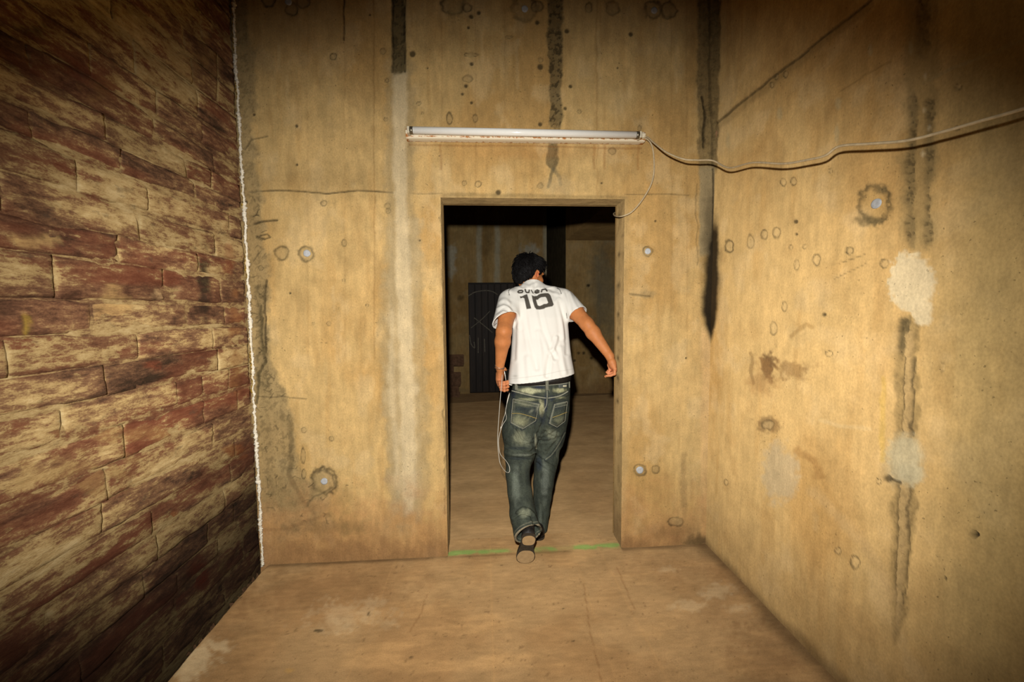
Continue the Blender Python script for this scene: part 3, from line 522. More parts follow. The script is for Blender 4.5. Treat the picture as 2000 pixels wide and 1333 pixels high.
for ci in range(2, len(courses)-1):
    z0, z1 = courses[ci], courses[ci+1]
    if ci in joints: js = joints[ci]
    else:
        y = 0.55+rs.uniform(0, 0.35); js = []
        while y < 2.2: js.append(y); y += rs.uniform(0.26, 0.52) if y < 1.75 else rs.uniform(0.13, 0.30)
    js = [0.3]+[j for j in js if 0.45 < j < 2.2]+[D-0.012]
    if js[1]-js[0] > 0.75: js.insert(1, (js[0]+js[1])/2)
    for a, b in zip(js[:-1], js[1:]):
        if ci in (12, 15, 16, 17) and (round(a, 3) in (1.32, 1.545, 1.645, 1.46) or round(b, 3) in (1.32, 1.545, 1.645, 1.46)): open_pairs.add((round(a, 3), round(b, 3)))
        idx += 1; stone(a, b, z0, z1, rs.uniform(-0.006, 0.006), idx)
# ragged white seam in the corner
M_SEAM = paint_mat('white_foam_seam', [(90, 4, (1, 1, 1), 0.7, 1.2), (300, 3, (1, 1, 1), 0.8, 1.15)], 0.8, 0.2, 0.6, 260, None, 0.004)
zs = np.arange(0.0, 3.3, 0.0032); nseg = 10; cx = XL+0.012+0.016*(fbm(zs*2.3, zs*0, 900, 3)-0.5)+0.010*(fbm(zs*30, zs*0, 905, 3)-0.5); cy = np.full_like(zs, D-0.010); rr = 0.0085+0.010*(fbm(zs*22, zs*0, 910, 3)-0.35)
rr = np.clip(rr*0.72*(0.7+0.6*vn(zs*70, zs*0, 911)), 0.0025, 0.012)
v = []; pc = []
for i, z in enumerate(zs):
    for k in range(nseg):
        a = 2*math.pi*k/nseg; bmp = 1+1.3*(vn(np.array(z*190.0), np.array(k*1.7), 920)-0.5); v.append((cx[i]+rr[i]*bmp*math.cos(a), cy[i]+rr[i]*bmp*math.sin(a), z))
        yl = float(vn(np.array(z*9.0), np.array(k*0.5), 930)) > 0.62 and math.cos(a) < 0.1; pc.append(lin(214, 170, 70) if yl else lin(250, 238, 214, 0.95))
i = np.arange(len(zs)-1)[:, None]*nseg+np.arange(nseg)[None, :]; j = np.arange(len(zs)-1)[:, None]*nseg+(np.arange(nseg)[None, :]+1) % nseg
tag(mesh_obj('seam_bead', np.array(v), np.stack([i, j, j+nseg, i+nseg], -1).reshape(-1, 4), M_SEAM, wall_left, True, np.array(pc)), 'ragged white foam bead running up the corner')

# ================================================================== the dark room beyond
BW = 7.1
def room_wall(name, x0, x1, z0, z1, y, seed, label, marks=None, holes=None, step=0.02):
    a = axis([(x0, x1, step)]); b = axis([(z0, z1, step)]); U, Z = np.meshgrid(a, b, indexing='ij'); PX, PY = proj(U, np.full_like(U, y), Z); c = Canvas(PX, PY, seed, U, Z); c.C = c.C*1.0
    if marks: marks(c, U, Z)
    keep = None
    if holes:
        mu = 0.5*(U[1:, :-1]+U[:-1, :-1]); mz = 0.5*(Z[:-1, 1:]+Z[:-1, :-1]); keep = np.ones(mu.shape, bool)
        for (p, q, r, s) in holes: keep &= ~((mu > p) & (mu < q) & (mz > r) & (mz < s))
    return tag(mesh_obj(name, np.stack([U, y-c.H*0.5, Z], -1).reshape(-1, 3), grid_faces(len(a), len(b), keep), M_CONC, None, True, c.C.reshape(-1, 3)), label, kind='structure')
dX0, dX1, dZ = P(915, 600, BW)[0], P(1042, 600, BW)[0], P(970, 553, BW)[2]
xe = P(1068, 600, BW)[0]
def far_marks(c, U, Z):
    c.C = c.C*0.92
    for x, w, y1 in ((936, 5, 556), (971, 5, 556), (1066, 5, 600)): c.stroke([(x, 380), (x, y1)], w, lin(226, 214, 180), 0.9, 0, 2)
    c.blob(880, 505, 10, 26, lin(230, 222, 196), 0.85, 0.5, 1.6); c.blob(1033, 490, 16, 10, lin(230, 222, 196), 0.85, 0.5, 1.6)
    c.blob(899, 583, 6, 6, C_DARK, 0.5, 0.5, 1); c.blob(950, 470, 10, 30, C_DARK, 0.3, 0.8, 1); c.stroke([(872, 760), (915, 765)], 4, C_GREY, 0.5, 0, 3)
room_wall('wall_far', -2.0, xe, 0.0, CEIL, BW, 1100, 'dark concrete end wall of the room beyond, with a metal door', far_marks, [(dX0, dX1, -1, dZ)], 0.02)
mb = MB()
mb.box((dX0-0.03, BW+0.001, 0), (dX0, BW+0.10, dZ)); mb.box((dX1, BW+0.001, 0), (dX1+0.03, BW+0.10, dZ)); mb.box((dX0, BW+0.001, dZ), (dX1, BW+0.10, dZ+0.05))
M_DOORF = flat_mat('dark_door_frame', lin(40, 32, 24), 0.6, 0.3, var=0.3)
door = tag(mb.build('door_1', M_DOORF, None, False), 'dark boarded door with chalk scrawls at the end of the room beyond', kind='structure')
M_BOARD = paint_mat('dark_door_boards', [(5, 4, (2, 1, 0.3), 0.6, 1.4), (60, 3, (1, 1, 0.1), 0.7, 1.3)], 0.6, 0.3, 0.3, 60, tuple(lin(58, 44, 32)), 0.004)
nb = 10; bw = (dX1-dX0)/nb
for k in range(nb):
    x0 = dX0+k*bw; m_ = MB().box((x0+0.004, BW+0.045+0.006*(k % 2), 0.01), (x0+bw-0.004, BW+0.08, dZ-0.012), 0.006); m_.build('board', M_BOARD, door, False)
MB().box((dX0, BW+0.082, 0), (dX1, BW+0.09, dZ)).build('backing_sheet', M_DOORF, door, False)
M_CHALK = flat_mat('chalk', lin(170, 160, 140, 0.55), 0.95, 0.05, var=0.5, scale=70)
mb = MB()
for pts in ([(914, 579), (928, 571), (948, 568), (962, 570), (972, 576)], [(926, 621), (945, 636), (962, 650)], [(957, 608), (940, 625), (920, 641)], [(917, 655), (920, 672), (927, 680), (926, 668)], [(934, 660), (934, 690)], [(946, 662), (947, 688)]):
    mb.tube(spline([P(x, y, BW+0.045) for x, y in pts], 6), 0.008, 5)
tag(mb.build('chalk_drawing', M_CHALK, door), 'white chalk arc and cross')
# pier at the right with bulkhead
BK = 6.88; bx = P(1105, 600, BK)[0]; sz = P(1150, 470, BK)[2]
def pier_marks(c, U, Z):
    c.C = c.C*np.array([1.05, 1.05, 1.05]); c.blob(1180, 560, 24, 90, lin(150, 142, 118), 0.6, 0.6, 0.8); c.stroke([(1165, 500), (1172, 560), (1170, 640)], 4, lin(170, 160, 130), 0.4, 0, 4); c.dot(1149, 558, 3, C_SOOT)
    for x, y in ((1130, 690), (1122, 705), (1140, 690), (1155, 700)): c.dot(x, y, 2.5)
    c.band([(752, 900, 1400), (800, 900, 1400)], C_DIRT, 0.6, 9, 6); c.blob(1130, 480, 16, 5, C_PALE, 0.5, 0.5, 1)
room_wall('wall_pier', bx, 3.4, 0.0, CEIL, BK, 1300, 'concrete pier at the right of the room beyond', pier_marks)
M_CONC2 = paint_mat('plain_dark_concrete', [(5, 5, (1, 1, 0.5), 0.75, 1.25), (60, 4, (1, 1, 1), 0.85, 1.15)], 0.9, 0.1, 0.3, 120, tuple(lin(186, 148, 92)*0.8), 0.003)
M_SHADEC = flat_mat('shaded_passage_wall', lin(70, 60, 42), 0.9, 0.1, var=0.3, scale=9, bump=0.2)  # shade of the passage and pier side put into the concrete colour
tag(MB().box((bx, BK+0.003, 0), (bx+0.04, 9.0, CEIL)).build('wall_pier', M_SHADEC, None, False), 'side face of the concrete pier', kind='structure')
tag(MB().box((bx, 4.2, sz), (3.4, BK-0.002, CEIL), 0.01).build('beam_1', M_CONC2, None, False), 'concrete bulkhead under the ceiling of the room beyond', kind='structure')
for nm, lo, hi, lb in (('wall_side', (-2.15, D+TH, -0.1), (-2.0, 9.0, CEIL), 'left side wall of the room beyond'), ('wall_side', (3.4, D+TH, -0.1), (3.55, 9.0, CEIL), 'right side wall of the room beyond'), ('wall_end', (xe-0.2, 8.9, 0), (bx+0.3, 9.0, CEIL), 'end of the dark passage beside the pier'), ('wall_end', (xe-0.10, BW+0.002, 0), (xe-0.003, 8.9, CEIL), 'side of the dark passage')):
    tag(MB().box(lo, hi).build(nm, M_SHADEC if nm == 'wall_end' else M_CONC2, None, False), lb, kind='structure')
# floor of the room beyond
a = axis([(-2.0, 3.4, 0.03)]); b = axis([(D+TH+0.005, BW+0.12, 0.02)]); U, Y_ = np.meshgrid(a, b, indexing='ij'); n = fbm(U*2.4, Y_*2.4, 1500, 5); n2 = fbm(U*2, Y_*12, 1510, 4)
C = mix(np.broadcast_to(lin(174, 139, 94, 0.80), U.shape+(3,)).copy(), sm(0.42, 0.7, n)*0.4, lin(158, 120, 78, 0.8)); C = mix(C, sm(0.52, 0.75, n2)*0.35, lin(194, 156, 108, 0.8))
ej = 6.46+0.15*U; C = mix(C, sm(-0.01, 0.01, Y_-ej)*0.55, lin(104, 78, 54, 0.8)); C = mix(C, np.exp(-((Y_-ej+0.03)/0.02)**2)*0.5, lin(214, 176, 122, 0.8))
lipz = -0.012*sm(-0.005, 0.005, Y_-ej)
tag(mesh_obj('floor', np.stack([U, Y_, 0.004*(n-0.5)+0.002*(n2-0.5)+lipz], -1).reshape(-1, 3), grid_faces(len(a), len(b)), M_FLOOR, None, True, C.reshape(-1, 3)), 'dusty floor of the dark room beyond the doorway', kind='structure')
tag(MB().box((xe-0.2, BW+0.1, -0.1), (bx+0.3, 9.0, 0.0)).build('floor', M_CONC2, None, False), 'floor of the dark passage', kind='structure')
# stacked blocks behind the left jamb
M_BLK = flat_mat('weathered_block', lin(150, 112, 84), 0.9, 0.1, var=0.35, scale=22, bump=0.5)
def block(px1, y0, y1, d, dep, nm, label, tilt=0.0):
    x1 = P(px1, (y0+y1)/2, d)[0]; zt, zb = P(px1, y0, d)[2], P(px1, y1, d)[2]; x0 = x1-0.42
    n = 12; pts = []; mb = MB().box((x0, d, zb), (x1, d+dep, zt), 0.012)
    mb.v = [(x+0.012*(float(vn(np.array(y*30), np.array(z*30), 3))-0.5), y+0.02*(float(vn(np.array(x*20), np.array(z*30), 5))-0.5), z+tilt*(x-x0)+0.010*(float(vn(np.array(x*30), np.array(y*30), 4))-0.5)) for x, y, z in mb.v]
    return tag(mb.build(nm, M_BLK, None, False), label, 'block', 'blocks stacked behind the left jamb')
z_fl = 6.86
block(897, 770.5, 777, z_fl, 0.25, 'stone_block', 'lowest flat block of the stack beyond the left jamb')
block(895, 755.8, 770, z_fl, 0.25, 'stone_block', 'second block from the floor in the stack beyond the left jamb')
block(899, 730.8, 755.2, z_fl-0.02, 0.26, 'stone_block', 'large middle block of the stack beyond the left jamb')
block(885, 716, 730.3, z_fl-0.03, 0.24, 'stone_block', 'small pale block near the top of the stack beyond the jamb')
block(905, 695.5, 715.5, z_fl-0.04, 0.27, 'stone_block', 'topmost overhanging block of the stack beyond the left jamb')

# ================================================================== fluorescent batten and its cables
lamp = tag(empty('fluorescent_lamp', tuple(P(1026, 275, D))), 'rusty batten lamp with one unlit white tube above the doorway', 'lamp')
def under(parent, o):
    o.matrix_parent_inverse = Matrix.Translation(-Vector(parent.location)); return o
def rust_mat():
    m, N, L, b = base_mat('rusty_cream_enamel', 0.5, 0.4); tc = N.new('ShaderNodeTexCoord').outputs['Object']
    at = N.new('ShaderNodeAttribute'); at.attribute_name = 'paint'
    n = noise_node(N, L, tc, 55, 6, (1, 1, 1.4), 0.7); f = N.new('ShaderNodeMath'); f.operation = 'ADD'; L.new(n.outputs['Fac'], f.inputs[0]); L.new(at.outputs['Fac'], f.inputs[1])
    fac = ramp(N, L, f.outputs[0], 0.82, 0.97, 0, 1); n2 = noise_node(N, L, tc, 140, 4)
    rc = N.new('ShaderNodeMix'); rc.data_type = 'RGBA'; rc.inputs[6].default_value = (*lin(150, 84, 26, 0.8), 1); rc.inputs[7].default_value = (*lin(220, 138, 44, 0.8), 1); L.new(n2.outputs['Fac'], rc.inputs[0])
    mx = N.new('ShaderNodeMix'); mx.data_type = 'RGBA'; mx.inputs[6].default_value = (*lin(255, 240, 208, 0.82), 1); L.new(fac, mx.inputs[0]); L.new(rc.outputs[2], mx.inputs[7]); L.new(mx.outputs[2], b.inputs['Base Color'])
    bp = N.new('ShaderNodeBump'); bp.inputs['Strength'].default_value = 0.4; bp.inputs['Distance'].default_value = 0.001; L.new(fac, bp.inputs['Height']); L.new(bp.outputs['Normal'], b.inputs['Normal']); return m
M_RUST = rust_mat()
A0, A1 = P(796, 277, D), P(1254, 283, D); dep = 0.050
def bar_section(prof, mat, name, pa, pb, nseg, paintf):
    v = []; pc = []; n = len(prof); f = []
    for i in range(nseg+1):
        t = i/nseg; o = pa*(1-t)+pb*t
        for k, (dy, dz) in enumerate(prof): v.append((o[0], o[1]-dy, o[2]+dz)); pc.append([paintf(k, t)]*3)
    for i in range(nseg):
        for k in range(n): f.append((i*n+k, i*n+(k+1) % n, (i+1)*n+(k+1) % n, (i+1)*n+k))
    f.append(tuple(range(n-1, -1, -1))); f.append(tuple(range(nseg*n, nseg*n+n)))
    return mesh_obj(name, np.array(v), f, mat, lamp, False, np.array(pc))
prof = [(0.0, 0.0), (0.004, -0.001), (0.034, 0.0), (0.044, 0.003), (0.049, 0.010), (0.050, 0.026), (0.050, 0.040), (0.044, 0.05), (0.0, 0.052)]
pw = [0.5, 0.42, 0.10, 0.16, 0.46, 0.06, 0.10, 0.3, 0.3]
under(lamp, bar_section(prof, M_RUST, 'batten_channel', A0, A1, 60, lambda k, t: pw[k]*0.9+0.30*math.exp(-(min(t, 1-t)/0.012)**2)))
T0, T1 = P(798, 254.5, D-0.078), P(1250, 264, D-0.078)
M_TUBE = flat_mat('opal_glass_tube', lin(244, 241, 232, 1.0), 0.12, 0.5, var=0.02)
M_HOLD = flat_mat('cream_lamp_holder', lin(240, 226, 196), 0.5, 0.4, var=0.1, scale=80); M_CAP = flat_mat('dull_metal_cap', lin(150, 140, 120), 0.35, 0.5, 0.8)
dirv = (T1-T0)/np.linalg.norm(T1-T0)
under(lamp, MB().tube([T0+dirv*0.022, T1-dirv*0.022], 0.0185, 28).build('glass_tube', M_TUBE, lamp))
for e, s_ in ((T0, 1), (T1, -1)):
    under(lamp, MB().tube([e+dirv*s_*0.006, e+dirv*s_*0.023], 0.0190, 24).build('tube_cap', M_CAP, lamp))
    q = e+dirv*s_*0.0; under(lamp, MB().box((q[0]-0.007, q[1]-0.016, q[2]-0.018), (q[0]+0.007, D-0.045, q[2]+0.016), 0.004).build('lamp_holder', M_HOLD, lamp, False))
M_CABLE = paint_mat('dirty_white_cable', [(60, 4, (1, 1, 1), 0.75, 1.15)], 0.6, 0.3, 0, 100, tuple(lin(222, 198, 156)))
pts = [P(1254, 272, D-0.045), P(1264, 268, D-0.07), P(1278, 280, D-0.12), P(1302, 298, D-0.19), P(1335, 311, D-0.25), P(1362, 313, D-0.27)]
pts += [on_right(1392, 314, 0.17), on_right(1424, 328, 0.15), on_right(1470, 318, 0.15), on_right(1530, 320, 0.15), on_right(1580, 312, 0.15), on_right(1612, 304, 0.15), on_right(1640, 286, 0.15), on_right(1700, 281, 0.15), on_right(1770, 275, 0.15), on_right(1840, 258, 0.15), on_right(1920, 235, 0.15), on_right(2000, 212, 0.14), on_right(2120, 170, 0.12), on_right(2300, 110, 0.08), on_right(2420, 60, 0.05)]
tag(MB().tube(spline(pts, 8), 0.0042, 8).build('power_cable', M_CABLE), 'dirty white cable sagging from the lamp across the right wall', 'cable')
pts = [P(1254, 274, D-0.04), P(1264, 272, D-0.05), P(1274, 287, D-0.05), P(1277.5, 318, D-0.04), P(1276, 345, D-0.035), P(1268, 368, D-0.03), P(1252, 394, D-0.03), P(1234, 414, D-0.03), P(1217, 422, D-0.02), P(1206, 423, D+0.04), P(1200, 421, D+0.12), P(1199, 417, D+0.19), P(1206, 414, D+0.30)]
tag(MB().tube(spline(pts, 8), 0.0042, 8).build('power_cable', M_CABLE), 'short cable looping from the lamp end down to the door head', 'cable')
# ================================================================== the person
import openvdb
class SDF:
    """smooth blend of rounded shapes on a voxel grid, turned into one continuous surface"""
    def __init__(s, lo, hi, vox):
        s.lo = np.array(lo, float); s.vox = vox; s.n = np.ceil((np.array(hi)-s.lo)/vox).astype(int)+1; s.g = np.full(s.n, 0.09, np.float32)
    def win(s, lo, hi):
        a = np.clip(np.floor((np.array(lo)-s.lo)/s.vox).astype(int), 0, s.n-1); b = np.clip(np.ceil((np.array(hi)-s.lo)/s.vox).astype(int)+1, 1, s.n)
        sl = tuple(slice(int(i), int(j)) for i, j in zip(a, b)); ax = [(s.lo[i]+s.vox*np.arange(sl[i].start, sl[i].stop)).astype(np.float32) for i in range(3)]
        return sl, ax[0][:, None, None], ax[1][None, :, None], ax[2][None, None, :]
    def comb(s, sl, d, k, op):
        g = s.g[sl]
        if op == 'sub': d = -d
        h = np.maximum(k-np.abs(g-d), 0)/k
        s.g[sl] = np.maximum(g, d)+h*h*k*0.25 if op == 'sub' else np.minimum(g, d)-h*h*k*0.25
    def cone(s, a, b, ra, rb, k=0.02, op='add', sq=None):
        a = np.asarray(a, float); b = np.asarray(b, float); m = max(ra, rb)+k+0.02; sl, X, Y, Z = s.win(np.minimum(a, b)-m, np.maximum(a, b)+m)
        ba = b-a; t = np.clip(((X-a[0])*ba[0]+(Y-a[1])*ba[1]+(Z-a[2])*ba[2])/max(ba@ba, 1e-9), 0, 1)
        dx, dy, dz = X-a[0]-t*ba[0], Y-a[1]-t*ba[1], Z-a[2]-t*ba[2]
        if sq is not None:                               # flattened across direction sq[0] by factor sq[1]
            w = dx*sq[0][0]+dy*sq[0][1]+dz*sq[0][2]; e = sq[1]-1; dx = dx+w*e*sq[0][0]; dy = dy+w*e*sq[0][1]; dz = dz+w*e*sq[0][2]
        s.comb(sl, (np.sqrt(dx*dx+dy*dy+dz*dz)-(ra+(rb-ra)*t)).astype(np.float32), k, op)
    def chain(s, pts, k=0.02, op='add', sq=None):
        for p, q in zip(pts[:-1], pts[1:]): s.cone(p[0], q[0], p[1], q[1], k, op, sq)
    def ell(s, c, axes, rad, k=0.02, op='add'):
        c = np.asarray(c, float); m = max(rad)+k+0.02; sl, X, Y, Z = s.win(c-m, c+m); q = 0
        for a, r in zip(axes, rad): q = q+(((X-c[0])*a[0]+(Y-c[1])*a[1]+(Z-c[2])*a[2])/r)**2
        s.comb(sl, ((np.sqrt(q)-1)*min(rad)).astype(np.float32), k, op)
    def loft(s, rows, k=0.02, ex=2.5, op='add'):
        """rows: (z, cx, cy, half width, half depth)"""
        r = np.array(sorted([list(map(float, q)) for q in rows])); z0, z1 = r[0, 0], r[-1, 0]; m = 0.05+k
        sl, X, Y, Z = s.win((min(r[:, 1]-r[:, 3])-m, min(r[:, 2]-r[:, 4])-m, z0-m), (max(r[:, 1]+r[:, 3])+m, max(r[:, 2]+r[:, 4])+m, z1+m)); zz = Z.ravel()
        f = [np.interp(zz, r[:, 0], r[:, i]) for i in range(1, 5)]; w = np.array([0.25, 0.5, 0.25])
        for _ in range(6): f = [np.convolve(np.pad(q, 1, mode='edge'), w, 'valid') for q in f]
        cx, cy, a, b = [q[None, None, :].astype(np.float32) for q in f]
        d = ((np.abs((X-cx)/a)**ex+np.abs((Y-cy)/b)**ex)**(1/ex)-1)*np.minimum(a, b); d = np.maximum(d, np.maximum(z0-Z, Z-z1)); s.comb(sl, d.astype(np.float32), k, op)
    def cut(s, p, n, lo=None, hi=None):                  # removes the side n points to
        n = np.asarray(n, float)/np.linalg.norm(n); sl, X, Y, Z = s.win(s.lo if lo is None else lo, s.lo+s.vox*s.n if hi is None else hi)
        s.g[sl] = np.maximum(s.g[sl], ((X-p[0])*n[0]+(Y-p[1])*n[1]+(Z-p[2])*n[2]).astype(np.float32))
    def mesh(s):
        g = openvdb.FloatGrid(0.09); g.copyFromArray(np.clip(s.g, -0.05, 0.09).astype(np.float32)); p, q = g.convertToQuads(0.0)
        p = np.asarray(p, float)*s.vox+s.lo; q = np.asarray(q, np.int64); t = p[q[:, [0, 1, 2]]]; vol = np.einsum('ij,ij->i', t[:, 0], np.cross(t[:, 1], t[:, 2])).sum()+np.einsum('ij,ij->i', p[q[:, 0]], np.cross(p[q[:, 2]], p[q[:, 3]])).sum()
        return p, (q if vol > 0 else q[:, ::-1].copy())
def normals(p, q):
    n = np.zeros_like(p); fn = np.cross(p[q[:, 2]]-p[q[:, 0]], p[q[:, 3]]-p[q[:, 1]])
    for k in range(4): np.add.at(n, q[:, k], fn)
    return n/(np.linalg.norm(n, axis=1, keepdims=True)+1e-12)
def facing(p, n):
    v = EYE-p; v /= np.linalg.norm(v, axis=1, keepdims=True); return np.clip((n*v).sum(1)*3, 0, 1)
def seg_dist(X, Y, pts):
    d = np.full(X.shape, 1e9)
    for (ax, ay), (bx_, by) in zip(pts[:-1], pts[1:]):
        t = np.clip(((X-ax)*(bx_-ax)+(Y-ay)*(by-ay))/((bx_-ax)**2+(by-ay)**2+1e-9), 0, 1); d = np.minimum(d, np.hypot(X-ax-t*(bx_-ax), Y-ay-t*(by-ay)))
    return d
def curve2(pts, n=6): return [tuple(q) for q in spline([np.array(p, float) for p in pts], n)]
def folds(p, q, strokes):
    n = normals(p, q); X, Y = proj(p[:, 0], p[:, 1], p[:, 2]); f = facing(p, n); h = np.zeros(len(p))
    for pts, w, a in strokes:
        d = seg_dist(X, Y, curve2(pts)); h += a*np.exp(-(d/w)**2)-0.45*a*np.exp(-((d-2.1*w)/(0.9*w))**2)
    return p+n*(h*f)[:, None], X, Y, f
def inside(X, Y, poly):
    r = np.zeros(X.shape, bool); n = len(poly)
    for i in range(n):
        (xa, ya), (xb, yb) = poly[i], poly[(i+1) % n]
        c_ = ((ya > Y) != (yb > Y)) & (X < (xb-xa)*(Y-ya)/(yb-ya+1e-12)+xa); r ^= c_
    return r
def rowz(py, xl, xr, d, hb): 
    a = P(xl, py, d); b = P(xr, py, d); return ((a[2]+b[2])/2, (a[0]+b[0])/2, d, (b[0]-a[0])/2, hb)

person = tag(empty('person', (0.27, 2.45, 0.0)), 'person in a white number-ten shirt and faded jeans stepping through the doorway', 'person')
def worn(o): return under(person, o)
def worn2(o, par): o.parent = par; return o
M_SKIN = paint_mat('skin', [(40, 5, (1, 1, 1), 0.90, 1.10), (260, 3, (1, 1, 1), 0.94, 1.06)], 0.58, 0.28, 0.12, 400, None, 0.0006)
_b = M_SKIN.node_tree.nodes['Principled BSDF']; _b.inputs['Subsurface Weight'].default_value = 0.12; _b.inputs['Subsurface Radius'].default_value = (0.012, 0.005, 0.003); _b.inputs['Subsurface Scale'].default_value = 0.6
M_SHIRT = paint_mat('white_jersey', [(900, 2, (1, 1, 1), 0.95, 1.05)], 0.84, 0.15, 0.15, 900, None, 0.0006)
M_DENIM = paint_mat('worn_denim', [(18, 5, (1, 1, 0.6), 0.82, 1.18), (420, 2, (1, 1, 0.35), 0.70, 1.30), (150, 3, (1, 1, 1), 0.82, 1.18)], 0.84, 0.12, 0.5, 500, None, 0.0008)
M_STITCH = flat_mat('pale_stitching', lin(176, 172, 150), 0.9, 0.1, var=0.3, scale=300); M_GOLD = flat_mat('gold_stitching', lin(206, 176, 96), 0.8, 0.2, var=0.2, scale=200)
M_BELT = flat_mat('black_leather', lin(40, 36, 32), 0.45, 0.4, var=0.25, scale=90, bump=0.3)

# joints
S_L, E_L, W_L = P(994, 588, 2.70), P(984, 648, 2.50), P(976, 717, 2.57)
S_R, E_R, W_R = P(1104, 588, 2.70), P(1146, 633, 2.53), P(1191, 696, 2.42)
HC = P(1033.5, 535.5, 2.84); yw = math.radians(50)
hf = np.array([math.sin(yw), math.cos(yw), -0.20]); hf /= np.linalg.norm(hf); hr = np.array([math.cos(yw), -math.sin(yw), -0.06]); hr -= hf*(hr@hf); hr /= np.linalg.norm(hr); hu = np.cross(hr, hf)
def H(r, f, u): return HC+hr*r+hf*f+hu*u
AX = (hr, hf, hu)
# ---- body: head, neck, trunk, arms and hands in one surface
b = SDF((0.02, 2.30, 0.88), (0.86, 3.06, 1.86), 0.0028)
b.ell(H(0, -0.004, 0.012), AX, (0.076, 0.097, 0.103), 0.02); b.ell(H(0, 0.035, -0.045), AX, (0.060, 0.062, 0.068), 0.03)          # skull, face
b.ell(H(0, 0.062, -0.092), AX, (0.032, 0.030, 0.026), 0.03); b.cone(H(0.048, 0.01, -0.07), H(0.022, 0.07, -0.095), 0.020, 0.018, 0.03); b.cone(H(-0.048, 0.01, -0.07), H(-0.022, 0.07, -0.095), 0.020, 0.018, 0.03)   # chin, jaw
b.cone(H(0, 0.096, 0.005), H(0, 0.116, -0.032), 0.010, 0.014, 0.018); b.ell(H(0.012, 0.104, -0.036), AX, (0.009, 0.010, 0.008), 0.01); b.ell(H(-0.012, 0.104, -0.036), AX, (0.009, 0.010, 0.008), 0.01)              # nose
b.cone(H(-0.04, 0.085, 0.022), H(0.04, 0.085, 0.022), 0.012, 0.012, 0.02)                                                              # brow
for sx in (-1, 1):
    b.ell(H(0.032*sx, 0.092, 0.002), AX, (0.017, 0.014, 0.011), 0.012, 'sub'); b.ell(H(0.032*sx, 0.080, 0.002), AX, (0.013, 0.013, 0.012), 0.004); b.ell(H(0.045*sx, 0.070, -0.030), AX, (0.022, 0.022, 0.020), 0.025)   # eye sockets, eyes, cheeks
b.cone(H(-0.020, 0.093, -0.064), H(0.020, 0.093, -0.064), 0.006, 0.006, 0.008); b.cone(H(-0.017, 0.091, -0.073), H(0.017, 0.091, -0.073), 0.007, 0.007, 0.006)                                                     # lips
for sx in (-1, 1):                                                                                                                       # ears
    ec = H(0.081*sx, -0.012, -0.010); ax2 = (hr*sx*0.90-hf*0.42, hf*0.90+hr*sx*0.42, hu)
    b.ell(ec, ax2, (0.009, 0.019, 0.033), 0.008); b.ell(ec+hr*sx*0.009+hf*0.006+hu*0.002, ax2, (0.008, 0.010, 0.020), 0.005, 'sub'); b.ell(H(0.079*sx, -0.004, -0.040), AX, (0.007, 0.010, 0.010), 0.008)
    arc = [ec+ax2[1]*(-0.017*math.cos(t))+ax2[2]*(0.031*math.sin(t))+ax2[0]*0.005 for t in np.linspace(-0.9, 2.6, 9)]; b.chain([(q, 0.0036) for q in arc], 0.004); b.ell(H(0.080*sx, 0.006, -0.012), AX, (0.006, 0.005, 0.007), 0.006)
NB = P(1042, 572, 2.75)
b.cone(H(0, -0.028, -0.05), NB, 0.055, 0.050, 0.03); b.cone(H(0, -0.01, -0.08), NB+np.array([0.0, 0.035, 0]), 0.045, 0.05, 0.03)
b.loft([rowz(566, 1022, 1064, 2.77, 0.05), rowz(580, 996, 1096, 2.745, 0.075), rowz(605, 995, 1100, 2.715, 0.10), rowz(650, 1004, 1100, 2.67, 0.10), rowz(735, 1008, 1104, 2.59, 0.095)], 0.03)
for S_, E_, W_, ru, re_, rf, rw in ((S_L, E_L, W_L, 0.052, 0.045, 0.046, 0.027), (S_R, E_R, W_R, 0.052, 0.041, 0.042, 0.026)):
    b.cone(S_, S_*0.55+E_*0.45, ru+0.006, ru, 0.03); b.cone(S_*0.55+E_*0.45, E_, ru, re_, 0.02); b.cone(E_, E_*0.72+W_*0.28, re_, rf, 0.02); b.cone(E_*0.72+W_*0.28, W_, rf, rw, 0.02, sq=((0, 1, 0), 1.12))
    b.ell(E_+np.array([0.0, -0.030, -0.002]), np.eye(3), (0.020, 0.020, 0.022), 0.022)
def finger(pts, r, k=0.006): b.chain([(p, r*(1-0.07*i)) for i, p in enumerate(pts)], k)
# left hand around the phone
KL = [P(972.5, 741, 2.605), P(973.5, 747, 2.60), P(975.5, 752.5, 2.60), P(978.5, 757, 2.605)]
b.cone(W_L, P(976.5, 737, 2.60), 0.026, 0.030, 0.018, sq=((1, 0, 0), 1.35)); 
for k_ in KL: b.cone(P(976.5, 731, 2.60), k_, 0.019, 0.0125, 0.014)
for i, (y1, y2, y3, tx) in enumerate(((748, 747.5, 745.5, 991.5), (752, 752.5, 750, 992.5), (757.5, 758.5, 756, 992.5), (762, 764, 762.3, 991.5))):
    finger([KL[i], P(976+i*0.9, y1, 2.555), P(984.5+i*0.3, y2, 2.533), P(tx, y3, 2.548), P(tx+1.0, y3-0.4, 2.560)], 0.0095-0.0006*(i == 3)-0.0003*(i == 0), 0.005)
b.chain([(P(984, 722, 2.60), 0.017), (P(989.5, 728, 2.635), 0.0135), (P(993, 737, 2.655), 0.0105), (P(994.5, 745, 2.655), 0.0090)], 0.012)
